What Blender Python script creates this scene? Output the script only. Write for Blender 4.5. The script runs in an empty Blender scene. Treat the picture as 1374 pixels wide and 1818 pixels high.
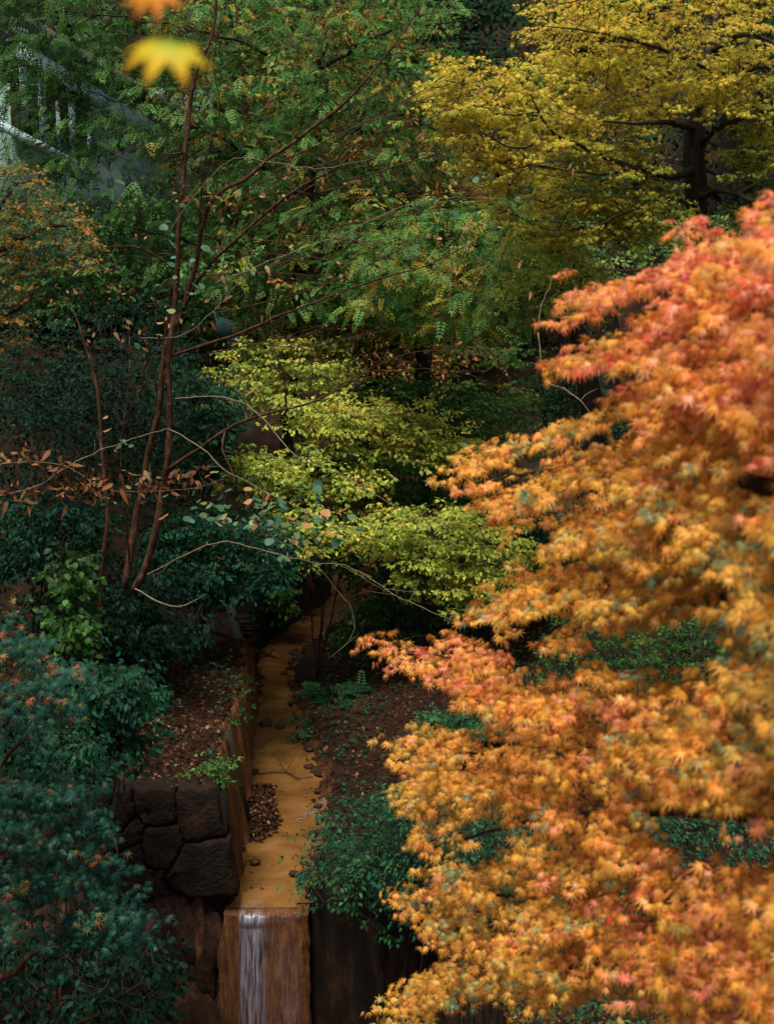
import bpy, math, random
import numpy as np
from mathutils import noise as mnoise, Vector

random.seed(7)
RNG = np.random.default_rng(11)
R = math.radians
scene = bpy.context.scene
col = scene.collection

# ------------------------------------------------------------------ camera
CAM = np.array([0.0, 0.0, 8.0]); PITCH = R(10.0); FPX = 2797.0
cd = bpy.data.cameras.new('camera'); cam = bpy.data.objects.new('camera', cd); col.objects.link(cam)
cam.location = CAM; cam.rotation_euler = (R(90) - PITCH, 0, 0)
cd.sensor_fit = 'VERTICAL'; cd.sensor_height = 56.0
cd.lens = 56.0 / 2 / (909 / FPX)
cd.clip_start = 0.1; cd.clip_end = 600
cd.dof.use_dof = True; cd.dof.focus_distance = 17.5
cd.dof.aperture_fstop = cd.lens / 1000 / 0.0125
scene.camera = cam

# ------------------------------------------------------------------ light
SUN_EL, SUN_AZ = 66.0, 205.0     # azimuth clockwise from +Y (the view direction): behind the camera, a little left
w = bpy.data.worlds.new('World'); scene.world = w; w.use_nodes = True
nt = w.node_tree; nt.nodes.clear()
sky = nt.nodes.new('ShaderNodeTexSky'); sky.sky_type = 'NISHITA'; sky.sun_disc = False
sky.sun_elevation = R(SUN_EL); sky.sun_rotation = R(SUN_AZ); sky.air_density = 1.0; sky.dust_density = 5.0
bg = nt.nodes.new('ShaderNodeBackground'); bg.inputs['Strength'].default_value = 0.065
wo = nt.nodes.new('ShaderNodeOutputWorld')
hs = nt.nodes.new('ShaderNodeHueSaturation'); hs.inputs['Saturation'].default_value = 0.55   # overcast: a greyer sky
nt.links.new(sky.outputs[0], hs.inputs['Color']); nt.links.new(hs.outputs[0], bg.inputs[0]); nt.links.new(bg.outputs[0], wo.inputs[0])
sd = bpy.data.lights.new('sun', 'SUN'); sun = bpy.data.objects.new('sun', sd); col.objects.link(sun)
sd.energy = 2.7; sd.angle = R(20); sd.color = (1.0, 0.91, 0.76)
sdir = Vector((math.sin(R(SUN_AZ)) * math.cos(R(SUN_EL)), math.cos(R(SUN_AZ)) * math.cos(R(SUN_EL)), math.sin(R(SUN_EL))))
sun.rotation_euler = sdir.to_track_quat('Z', 'Y').to_euler()
scene.view_settings.view_transform = 'Standard'; scene.view_settings.look = 'None'
scene.view_settings.exposure = 0.68; scene.view_settings.gamma = 1.0
scene.cycles.max_bounces = 5; scene.cycles.diffuse_bounces = 3; scene.cycles.glossy_bounces = 2
scene.cycles.transmission_bounces = 3; scene.cycles.transparent_max_bounces = 6
scene.cycles.use_denoising = True

# ------------------------------------------------------------------ helpers
FW = np.array([0, math.cos(PITCH), -math.sin(PITCH)]); UP = np.array([0, math.sin(PITCH), math.cos(PITCH)])
def ray(px, py):
    return FW + np.array([1.0, 0, 0]) * ((px - 687) / FPX) - UP * ((py - 909) / FPX)
def at(px, py, Y):                       # the point of the place at distance Y that stands there
    d = ray(px, py); return CAM + d * (Y / d[1])
def atz(px, py, z):
    d = ray(px, py); return CAM + d * ((z - CAM[2]) / d[2])
def atv(px, py, Y):
    px = np.asarray(px, float); py = np.asarray(py, float); Y = np.asarray(Y, float)
    d = FW[None] + np.stack([(px - 687) / FPX, 0 * px, 0 * px], 1) - UP[None] * ((py - 909) / FPX)[:, None]
    return CAM + d * (Y / d[:, 1])[:, None]
def unit(v):
    return v / np.maximum(np.linalg.norm(v, axis=-1, keepdims=True), 1e-9)

def tag(o, label=None, cat=None, group=None, kind=None):
    if label: o['label'] = label
    if cat: o['category'] = cat
    if group: o['group'] = group
    if kind: o['kind'] = kind
    return o
def empty(name, loc, label, cat, group=None):
    o = bpy.data.objects.new(name, None); col.objects.link(o); o.location = loc; o.empty_display_size = 0.2
    return tag(o, label, cat, group)
def link(name, me, parent=None, mats=()):
    for m in mats: me.materials.append(m)
    o = bpy.data.objects.new(name, me); col.objects.link(o)
    if parent is not None:
        o.parent = parent
        o.location = -np.array(parent.location)      # meshes are built in world coordinates
    return o
def mesh_arrays(name, V, loops, totals, attrs=None, smooth=False, matidx=None):
    me = bpy.data.meshes.new(name)
    V = np.asarray(V, np.float32); loops = np.asarray(loops, np.int32); totals = np.asarray(totals, np.int32)
    me.vertices.add(len(V)); me.vertices.foreach_set('co', V.ravel())
    me.loops.add(len(loops)); me.loops.foreach_set('vertex_index', loops)
    me.polygons.add(len(totals))
    st = np.zeros(len(totals), np.int32); st[1:] = np.cumsum(totals)[:-1]
    me.polygons.foreach_set('loop_start', st); me.polygons.foreach_set('loop_total', totals)
    if smooth: me.polygons.foreach_set('use_smooth', np.ones(len(totals), bool))
    if matidx is not None: me.polygons.foreach_set('material_index', np.asarray(matidx, np.int32))
    for k, a in (attrs or {}).items():
        at_ = me.attributes.new(k, 'FLOAT', 'POINT'); at_.data.foreach_set('value', np.asarray(a, np.float32))
    me.update(calc_edges=True); me.validate()
    return me

class Geo:                                            # collects pieces into ONE mesh
    def __init__(s): s.V = []; s.L = []; s.T = []; s.M = []; s.n = 0
    def add(s, V, faces, m=0):
        V = np.asarray(V, float)
        s.V.append(V)
        for f in faces:
            s.L.extend([i + s.n for i in f]); s.T.append(len(f)); s.M.append(m)
        s.n += len(V)
    def grid(s, P, m=0, close_u=False):               # P (nu, nv, 3)
        nu, nv = P.shape[:2]
        idx = np.arange(nu * nv).reshape(nu, nv)
        F = []
        for i in range(nu if close_u else nu - 1):
            j = (i + 1) % nu
            for k in range(nv - 1): F.append((idx[i, k], idx[j, k], idx[j, k + 1], idx[i, k + 1]))
        s.add(P.reshape(-1, 3), F, m)
    def tube(s, P, rad, sides=6, m=0, cap=True, rough=0.0):
        P = np.asarray(P, float); rad = np.broadcast_to(np.asarray(rad, float), (len(P),))
        T = unit(np.gradient(P, axis=0))
        a = np.array([0, 0, 1.0]) if abs(T[0, 2]) < 0.9 else np.array([1.0, 0, 0])
        N = unit(np.cross(T, a)); B = np.cross(T, N)
        th = np.linspace(0, 2 * math.pi, sides, endpoint=False)
        rr = rad[:, None] * (1 + rough * RNG.normal(size=(len(P), sides)))
        V = P[:, None] + rr[..., None] * (np.cos(th)[None, :, None] * N[:, None] + np.sin(th)[None, :, None] * B[:, None])
        n = len(P); F = []
        for i in range(n - 1):
            for k in range(sides):
                k2 = (k + 1) % sides
                F.append((i * sides + k, i * sides + k2, (i + 1) * sides + k2, (i + 1) * sides + k))
        if cap:
            F.append(tuple(range(sides))[::-1]); F.append(tuple((n - 1) * sides + k for k in range(sides)))
        s.add(V.reshape(-1, 3), F, m)
    def box(s, c, ax, h, m=0):                        # centre, 3 axes (rows), half sizes
        c = np.asarray(c, float); ax = unit(np.asarray(ax, float)); h = np.asarray(h, float)
        V = [c + ax[0] * h[0] * i + ax[1] * h[1] * j + ax[2] * h[2] * k for i in (-1, 1) for j in (-1, 1) for k in (-1, 1)]
        s.add(V, [(0, 1, 3, 2), (4, 6, 7, 5), (0, 4, 5, 1), (2, 3, 7, 6), (0, 2, 6, 4), (1, 5, 7, 3)], m)
    def obj(s, name, mats, parent=None, smooth=True):
        V = np.concatenate(s.V)
        me = mesh_arrays(name, V, s.L, s.T, smooth=smooth, matidx=s.M)
        return link(name, me, parent, mats)

def spline(P, step=0.25, jit=0.0):
    """Catmull-Rom through rows of (x,y,z,...) resampled about every step."""
    P = np.asarray(P, float)
    Q = np.vstack([2 * P[0] - P[1], P, 2 * P[-1] - P[-2]])
    out = []
    for i in range(1, len(Q) - 2):
        n = max(2, int(np.linalg.norm((Q[i + 1] - Q[i])[:3]) / step) + 1)
        t = np.linspace(0, 1, n, endpoint=False)[:, None]
        out.append(0.5 * (2 * Q[i] + (Q[i + 1] - Q[i - 1]) * t + (2 * Q[i - 1] - 5 * Q[i] + 4 * Q[i + 1] - Q[i + 2]) * t ** 2
                          + (-Q[i - 1] + 3 * Q[i] - 3 * Q[i + 1] + Q[i + 2]) * t ** 3))
    out.append(P[-1:]); o = np.vstack(out)
    if jit: o[1:-1, :3] += RNG.normal(scale=jit, size=(len(o) - 2, 3))
    return o

# ------------------------------------------------------------------ materials
def new_mat(name):
    m = bpy.data.materials.new(name); m.use_nodes = True; t = m.node_tree; t.nodes.clear()
    out = t.nodes.new('ShaderNodeOutputMaterial')
    return m, t, out
def ramp(t, stops, interp='LINEAR'):
    r = t.nodes.new('ShaderNodeValToRGB'); r.color_ramp.interpolation = interp
    e = r.color_ramp.elements
    e[0].position, e[0].color = stops[0][0], (*stops[0][1], 1)
    e[1].position, e[1].color = stops[-1][0], (*stops[-1][1], 1)
    for p, c in stops[1:-1]:
        x = e.new(p); x.color = (*c, 1)
    return r
def leaf_mat(name, stops, trans=0.35, rough=0.5, spec=0.35):
    m, t, out = new_mat(name); N = t.nodes.new; L = t.links.new
    a = N('ShaderNodeAttribute'); a.attribute_name = 'hue'
    b = N('ShaderNodeAttribute'); b.attribute_name = 'rnd'
    r = ramp(t, stops); L(a.outputs['Fac'], r.inputs[0])
    hsv = N('ShaderNodeHueSaturation'); L(r.outputs[0], hsv.inputs['Color'])
    mp = N('ShaderNodeMapRange'); L(b.outputs['Fac'], mp.inputs[0]); mp.inputs[3].default_value = 0.62; mp.inputs[4].default_value = 1.3
    L(mp.outputs[0], hsv.inputs['Value'])
    p = N('ShaderNodeBsdfPrincipled'); L(hsv.outputs[0], p.inputs['Base Color'])
    p.inputs['Roughness'].default_value = rough; p.inputs['Specular IOR Level'].default_value = spec
    tr = N('ShaderNodeBsdfTranslucent'); L(hsv.outputs[0], tr.inputs['Color'])
    mx = N('ShaderNodeMixShader'); mx.inputs[0].default_value = trans
    L(p.outputs[0], mx.inputs[1]); L(tr.outputs[0], mx.inputs[2]); L(mx.outputs[0], out.inputs[0])
    return m
def solid_mat(name, stops, scale=3.0, rough=0.85, bump=0.3, detail=8, stretch=(1, 1, 1), spec=0.25, bdist=0.02, bscale=None, kind='NOISE'):
    m, t, out = new_mat(name); N = t.nodes.new; L = t.links.new
    tc = N('ShaderNodeTexCoord'); mp = N('ShaderNodeMapping'); mp.inputs['Scale'].default_value = stretch
    L(tc.outputs['Object'], mp.inputs[0])
    n = N('ShaderNodeTexNoise'); n.inputs['Scale'].default_value = scale; n.inputs['Detail'].default_value = detail
    n.inputs['Roughness'].default_value = 0.65
    L(mp.outputs[0], n.inputs[0])
    r = ramp(t, stops); L(n.outputs[0], r.inputs[0])
    p = N('ShaderNodeBsdfPrincipled'); L(r.outputs[0], p.inputs['Base Color']); p.inputs['Roughness'].default_value = rough
    p.inputs['Specular IOR Level'].default_value = spec
    n2 = N('ShaderNodeTexNoise'); n2.inputs['Scale'].default_value = bscale or scale * 6; n2.inputs['Detail'].default_value = 6
    L(mp.outputs[0], n2.inputs[0])
    b = N('ShaderNodeBump'); b.inputs['Strength'].default_value = bump; b.inputs['Distance'].default_value = bdist
    L(n2.outputs[0], b.inputs['Height']); L(b.outputs[0], p.inputs['Normal']); L(p.outputs[0], out.inputs[0])
    return m

M = {}
M['orange'] = leaf_mat('orange_maple_leaf', [(0, (.16, .27, .16)), (.12, (.36, .38, .15)), (.24, (.80, .50, .08)), (.5, (.95, .46, .07)), (.70, (.95, .36, .09)), (.84, (.93, .37, .21)), (.94, (.85, .20, .10)), (1, (.75, .10, .06))], .48, .38, .5)
M['yellow'] = leaf_mat('yellow_maple_leaf', [(0, (.05, .13, .03)), (.25, (.20, .25, .03)), (.5, (.58, .56, .06)), (.78, (.80, .60, .07)), (.93, (.72, .42, .04)), (1, (.5, .2, .02))], .45, .55, .25)
M['yellowgreen'] = leaf_mat('yellow_green_leaf', [(0, (.03, .10, .03)), (.35, (.15, .26, .05)), (.7, (.41, .51, .065)), (.9, (.62, .58, .08)), (1, (.55, .38, .08))], .4, .55)
M['green'] = leaf_mat('mid_green_leaf', [(0, (.010, .036, .010)), (.35, (.035, .115, .018)), (.62, (.075, .22, .042)), (.8, (.16, .34, .085)), (.9, (.38, .38, .05)), (1, (.38, .18, .03))], .4, .5, .22)
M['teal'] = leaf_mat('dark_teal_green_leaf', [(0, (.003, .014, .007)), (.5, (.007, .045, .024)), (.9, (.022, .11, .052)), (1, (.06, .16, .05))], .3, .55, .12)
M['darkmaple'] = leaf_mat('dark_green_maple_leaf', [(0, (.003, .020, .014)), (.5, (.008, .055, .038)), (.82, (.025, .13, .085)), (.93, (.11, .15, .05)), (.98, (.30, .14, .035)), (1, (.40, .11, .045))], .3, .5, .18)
M['olive'] = leaf_mat('olive_brown_leaf', [(0, (.05, .09, .02)), (.4, (.17, .14, .02)), (.8, (.33, .19, .02)), (1, (.30, .09, .02))], .35, .6)
M['brownleaf'] = leaf_mat('withered_brown_leaf', [(0, (.05, .02, .010)), (.45, (.17, .06, .022)), (.75, (.28, .12, .045)), (.9, (.36, .27, .12)), (1, (.10, .18, .07))], .2, .6)
M['roundleaf'] = leaf_mat('mottled_round_leaf', [(0, (.03, .12, .06)), (.45, (.08, .19, .10)), (.62, (.24, .25, .10)), (.8, (.45, .22, .09)), (1, (.36, .12, .05))], .2, .55)
M['litter'] = leaf_mat('fallen_leaf', [(0, (.010, .004, .002)), (.45, (.035, .012, .005)), (.75, (.09, .034, .012)), (.93, (.20, .085, .032)), (1, (.34, .22, .11))], .05, .7, .2)
M['mixtree'] = leaf_mat('green_orange_maple_leaf', [(0, (.012, .06, .035)), (.4, (.03, .13, .06)), (.6, (.13, .18, .04)), (.75, (.42, .24, .03)), (1, (.50, .15, .02))], .35, .5)
M['bark_red'] = solid_mat('reddish_brown_bark', [(.32, (.018, .008, .005)), (.5, (.06, .025, .013)), (.6, (.10, .05, .025)), (.68, (.20, .16, .09))], 14, .85, .8, stretch=(1, 1, .45), bdist=.01)
M['bark_dark'] = solid_mat('dark_bark', [(.3, (.012, .009, .007)), (.55, (.035, .025, .018)), (.68, (.06, .05, .04)), (.75, (.20, .22, .2))], 5, .9, .8, stretch=(1.6, 1.6, .35))
M['bark_pale'] = solid_mat('pale_twig_bark', [(.3, (.10, .07, .04)), (.7, (.30, .25, .17))], 20, .7, .3)
M['bark_clay'] = solid_mat('orange_brown_bark', [(.3, (.06, .02, .008)), (.7, (.22, .08, .025))], 4, .85, .5, stretch=(1, 1, .3))
M['soil'] = solid_mat('dark_soil', [(.25, (.012, .006, .003)), (.5, (.035, .015, .007)), (.75, (.09, .038, .015))], 2.2, .95, .6, bdist=.05, bscale=14)
M['clay'] = solid_mat('ridged_clay', [(.2, (.05, .018, .006)), (.5, (.17, .06, .017)), (.8, (.36, .15, .04))], 2.4, .8, .8, stretch=(4, 4, .35), bdist=.04, bscale=9)
M['stone'] = solid_mat('dark_retaining_stone', [(.25, (.004, .002, .001)), (.5, (.011, .005, .002)), (.75, (.040, .016, .005))], 3.4, .85, 1.0, bdist=.03, bscale=22)
M['mortar'] = solid_mat('wet_black_joint', [(.3, (.004, .002, .001)), (.7, (.012, .006, .003))], 6, .9, .3)
M['house_wall'] = solid_mat('pale_painted_wall', [(.3, (.20, .33, .31)), (.7, (.32, .44, .40))], 1.2, .8, .1)
M['house_trim'] = solid_mat('white_painted_trim', [(.3, (.26, .40, .43)), (.7, (.38, .52, .53))], 2, .6, .05)
M['roof'] = solid_mat('dark_grey_roof', [(.3, (.03, .032, .033)), (.7, (.06, .06, .06))], 4, .8, .3)
M['wood_dark'] = solid_mat('mossy_dark_timber', [(.3, (.015, .01, .006)), (.6, (.05, .035, .015)), (.8, (.07, .08, .03))], 5, .85, .5, stretch=(3, 3, .5))
M['wood_grey'] = solid_mat('weathered_grey_timber', [(.3, (.03, .035, .03)), (.7, (.09, .10, .085))], 5, .8, .4, stretch=(3, 3, .5))
M['rock'] = solid_mat('mossy_rock', [(.3, (.05, .045, .03)), (.6, (.16, .14, .08)), (.8, (.20, .22, .10))], 7, .85, .6)
M['blue'] = solid_mat('faded_blue_sheet', [(.3, (.03, .10, .12)), (.7, (.07, .17, .20))], 5, .5, .3)
m, t, out = new_mat('window_glass'); p = t.nodes.new('ShaderNodeBsdfPrincipled'); p.inputs['Base Color'].default_value = (.015, .012, .01, 1)
p.inputs['Roughness'].default_value = .08; t.links.new(p.outputs[0], out.inputs[0]); M['glass'] = m

def water_mat():
    m, t, out = new_mat('muddy_water'); N = t.nodes.new; L = t.links.new
    tc = N('ShaderNodeTexCoord')
    n = N('ShaderNodeTexNoise'); n.inputs['Scale'].default_value = 1.9; n.inputs['Detail'].default_value = 7; n.inputs['Distortion'].default_value = .8
    L(tc.outputs['Object'], n.inputs[0])
    r = ramp(t, [(.3, (.12, .055, .015)), (.5, (.19, .09, .026)), (.7, (.27, .13, .044))]); L(n.outputs[0], r.inputs[0])
    p = N('ShaderNodeBsdfPrincipled'); L(r.outputs[0], p.inputs['Base Color']); p.inputs['Roughness'].default_value = .10
    p.inputs['Specular IOR Level'].default_value = .6
    mp = N('ShaderNodeMapping'); mp.inputs['Scale'].default_value = (2.6, 1.4, 1); mp.inputs['Rotation'].default_value = (0, 0, R(-12)); L(tc.outputs['Object'], mp.inputs[0])
    n2 = N('ShaderNodeTexNoise'); n2.inputs['Scale'].default_value = 4; n2.inputs['Detail'].default_value = 5; n2.inputs['Distortion'].default_value = 1.2; L(mp.outputs[0], n2.inputs[0])
    b = N('ShaderNodeBump'); b.inputs['Strength'].default_value = .45; b.inputs['Distance'].default_value = .012
    L(n2.outputs[0], b.inputs['Height']); L(b.outputs[0], p.inputs['Normal']); L(p.outputs[0], out.inputs[0])
    return m
M['water'] = water_mat()
def fall_mat():
    m, t, out = new_mat('falling_water'); N = t.nodes.new; L = t.links.new
    tc = N('ShaderNodeTexCoord'); mp = N('ShaderNodeMapping'); mp.inputs['Scale'].default_value = (26, 6, 1.3); L(tc.outputs['Object'], mp.inputs[0])
    n = N('ShaderNodeTexNoise'); n.inputs['Scale'].default_value = 1.6; n.inputs['Detail'].default_value = 6; n.inputs['Roughness'].default_value = .6; n.inputs['Distortion'].default_value = .3
    L(mp.outputs[0], n.inputs[0])
    r = ramp(t, [(.40, (0, 0, 0)), (.66, (1, 1, 1))]); L(n.outputs[0], r.inputs[0])
    a = N('ShaderNodeAttribute'); a.attribute_name = 'foam'
    mu = N('ShaderNodeMath'); mu.operation = 'MULTIPLY'; L(r.outputs[0], mu.inputs[0]); L(a.outputs['Fac'], mu.inputs[1])
    p = N('ShaderNodeBsdfPrincipled'); p.inputs['Base Color'].default_value = (.34, .36, .46, 1); p.inputs['Roughness'].default_value = .3
    tr = N('ShaderNodeBsdfTransparent'); mx = N('ShaderNodeMixShader')
    L(mu.outputs[0], mx.inputs[0]); L(tr.outputs[0], mx.inputs[1]); L(p.outputs[0], mx.inputs[2]); L(mx.outputs[0], out.inputs[0])
    return m
M['fall'] = fall_mat()

# ------------------------------------------------------------------ leaves
def star(lobes):
    """Palmate leaf: quads (heart, notch, lobe tip, notch) with a wider middle to every lobe."""
    if lobes == 7: ang = [-128, -80, -40, 0, 40, 80, 128]; ln = [.42, .74, .94, 1.05, .94, .74, .42]
    else: ang = [-100, -48, 0, 48, 100]; ln = [.55, .9, 1.05, .9, .55]
    n = len(ang); V = [(0, 0)]; A = [R(a) for a in ang]
    edges = [A[0] - .45] + [(A[i] + A[i + 1]) / 2 for i in range(n - 1)] + [A[-1] + .45]
    for i, e in enumerate(edges):
        rr = .13 if i in (0, n) else .25
        V.append((math.sin(e) * rr, math.cos(e) * rr))
    for a, l in zip(A, ln): V.append((math.sin(a) * l, math.cos(a) * l))
    F = [(0, 1 + i, 2 + n + i, 2 + i) for i in range(n)]
    V = np.array([(x, y, 0) for x, y in V]); return V, F
def oval(wd=.3):
    V = np.array([(0, 0, 0), (-wd * .8, .33, .07), (-wd * .75, .66, .07), (0, 1, 0), (wd * .75, .66, .07), (wd * .8, .33, .07), (0, .5, 0)])
    return V, [(0, 6, 2, 1), (6, 3, 2, 2)[:3], (0, 5, 4, 6), (6, 4, 3)]
def oval4(wd=.3):
    return np.array([(0, 0, 0), (-wd, .5, .08), (0, 1, 0), (wd, .5, .08)]), [(0, 3, 2, 1)]
def rounded():
    V = [(0, 0, 0)]
    for k in range(9):
        a = 2 * math.pi * k / 9; rr = .52 * (1 + .10 * math.sin(3 * a + 1)); V.append((math.sin(a) * rr * .9, .5 - math.cos(a) * rr, .05 * math.sin(2.3 * a)))
    V[0] = (0, .5, -.05)
    return np.array(V), [(0, 1 + (k + 1) % 9, 1 + k) for k in range(9)]
def pinnate(n=5):
    V = []; F = []
    for k in range(n):
        y = .15 + .75 * k / (n - 1)
        for s in (-1, 1):
            b = len(V); l = .30 * (1 - .35 * k / n)
            V += [(0, y, 0), (s * l * .5, y - .02, .02), (s * l, y + .10, -.02), (s * l * .45, y + .11, .02)]
            F.append((b, b + 1, b + 2, b + 3) if s > 0 else (b, b + 3, b + 2, b + 1))
    b = len(V); V += [(0, .88, 0), (.06, 1.0, 0), (0, 1.2, -.03), (-.06, 1.0, 0)]; F.append((b, b + 1, b + 2, b + 3))
    return np.array(V), F
TPL = {'star7': star(7), 'star5': star(5), 'oval': oval(), 'oval4': oval4(.32), 'round': rounded(), 'pinnate': pinnate()}

def leaves_mesh(name, kind, pos, tip, nrm, size, hue, curl=None, wide=1.0):
    TV, TF = TPL[kind]; n = len(pos); k = len(TV)
    tip = unit(tip); nrm = unit(nrm - (nrm * tip).sum(1, keepdims=True) * tip); side = np.cross(tip, nrm)
    if curl is None: curl = RNG.uniform(.0, .45, n)
    r2 = (TV[:, 0] ** 2 + TV[:, 1] ** 2)
    z = TV[:, 2][None] - curl[:, None] * r2[None]
    V = pos[:, None] + size[:, None, None] * (TV[None, :, 0, None] * wide * side[:, None] + TV[None, :, 1, None] * tip[:, None] + z[..., None] * nrm[:, None])
    fl = np.concatenate([np.array(f) for f in TF]); ft = np.array([len(f) for f in TF])
    loops = (fl[None] + (np.arange(n) * k)[:, None]).ravel(); tot = np.tile(ft, n)
    rnd = np.repeat(RNG.random(n), k)
    return mesh_arrays(name, V.reshape(-1, 3), loops, tot, {'hue': np.repeat(np.clip(hue, 0, 1), k), 'rnd': rnd})

def inpoly(px, py, poly):
    poly = np.asarray(poly, float); x1, y1 = poly[:, 0], poly[:, 1]; x2, y2 = np.roll(x1, -1), np.roll(y1, -1)
    c = np.zeros(len(px), bool)
    for a, b, c_, d in zip(x1, y1, x2, y2):
        m = ((b > py) != (d > py)) & (px < (c_ - a) * (py - b) / (d - b + 1e-12) + a); c ^= m
    return c
def sample_region(poly, Y0, Y1, n, clump=0.0, freq=1.2, edge=14, yfun=None, seed=0):
    """Points in the volume that a crown fills: an outline with a real depth range and clumps of its own."""
    poly = np.asarray(poly, float); lo, hi = poly.min(0), poly.max(0); out = []
    while len(out) < n:
        px = RNG.uniform(lo[0], hi[0], n * 2); py = RNG.uniform(lo[1], hi[1], n * 2)
        ok = inpoly(px + RNG.normal(scale=edge, size=len(px)), py + RNG.normal(scale=edge * .6, size=len(px)), poly)
        px, py = px[ok], py[ok]
        Y = RNG.uniform(Y0, Y1, len(px))
        if yfun is not None: Y = yfun(px, py) + RNG.uniform(Y0, Y1, len(px))
        P = atv(px, py, Y)
        for q, a, b in zip(P, px, py):
            if clump and mnoise.noise(Vector((q[0] * freq + seed, q[1] * freq * .7, q[2] * freq * 2.2))) < clump - .5 + random.uniform(-.12, .12): continue
            out.append((*q, a, b))
            if len(out) >= n: break
    out = np.array(out); return out[:, :3], out[:, 3:]

def connect(nodes, parents, pts, step, sag=0.06):
    """Join every spray to the nearest wood, growing new nodes on the way; returns node arrays and the spray directions."""
    N = np.zeros((len(nodes) + len(pts) * 14, 3)); N[:len(nodes)] = nodes; cnt = len(nodes); par = list(parents); base = cnt
    d0 = np.array([np.min(np.linalg.norm(nodes - p, axis=1)) for p in pts]); ends = np.zeros(len(pts), int)
    for i in np.argsort(d0):
        p = pts[i]; d = np.linalg.norm(N[:cnt] - p, axis=1); j = int(np.argmin(d)); L = d[j]
        k = int(min(13, max(1, round(L / step)))); a = N[j].copy()
        off = RNG.normal(scale=.07 * L, size=3)
        for s in range(1, k + 1):
            f = s / k; q = a + (p - a) * f + off * math.sin(math.pi * f); q[2] += sag * L * math.sin(math.pi * f)
            N[cnt] = q; par.append(j if s == 1 else cnt - 1); cnt += 1
        ends[i] = cnt - 1
    return N[:cnt], np.array(par), base, ends

def spray_leaves(P, D, L, k, upn, size, droop=.35, width=.5, flat=.05, hue=None, huej=.1, face=.45, tipj=.35):
    """k leaves on each spray: a flat fan along direction D."""
    n = len(P); D = unit(D); up = unit(upn); S = unit(np.cross(D, up)); up = np.cross(S, D)
    s = RNG.random((n, k)) ** .8; side = np.where(RNG.random((n, k)) < .5, -1, 1); wv = width * np.sin(np.clip(s * 1.1 + .15, 0, 1.25) * 2.2)
    tt = side * wv * RNG.random((n, k)) ** .6
    Ls = L * RNG.uniform(.6, 1.3, (n, 1))
    pos = P[:, None] + D[:, None] * (s * Ls)[..., None] + S[:, None] * (tt * Ls)[..., None] + up[:, None] * (RNG.normal(scale=flat, size=(n, k)) - .25 * s ** 2 * droop)[..., None] * Ls[..., None]
    tip = D[:, None] * (RNG.uniform(.3, 1.1, (n, k)))[..., None] + S[:, None] * (side * RNG.uniform(.2, 1.1, (n, k)))[..., None] - np.array([0, 0, 1.0]) * (droop * RNG.uniform(.3, 1.8, (n, k)))[..., None]
    tip = tip + RNG.normal(scale=tipj, size=tip.shape)
    nr = up[:, None] + RNG.normal(scale=.3, size=tip.shape) + np.array([0, -1.0, .2]) * face
    sz = size * RNG.uniform(.65, 1.25, (n, k))
    h = (hue[:, None] if hue is not None else .5) + RNG.normal(scale=huej, size=(n, k))
    return pos.reshape(-1, 3), tip.reshape(-1, 3), nr.reshape(-1, 3), sz.ravel(), h.ravel()

def tierize(P, step, slope, lo=.3, hi=.85):
    """Draw spray points together into sloping, wavy layers."""
    sl = P[:, 2] - slope * P[:, 0] + .35 * step * np.sin(P[:, 1] * 2.3) + .3 * step * np.sin(P[:, 0] * 3.1 / max(step, .1) * .3)
    P = P.copy(); P[:, 2] += (np.round(sl / step) * step - sl) * RNG.uniform(lo, hi, len(P)); return P
def limb_nodes(limbs):
    nodes = []; par = []
    for L in limbs:
        b = len(nodes)
        if b:
            d = np.linalg.norm(np.array(nodes) - L[0, :3], axis=1); first = int(np.argmin(d))
        else: first = -1
        for i, q in enumerate(L): nodes.append(q[:3]); par.append(first if i == 0 else b + i - 1)
    return np.array(nodes), par

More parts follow.
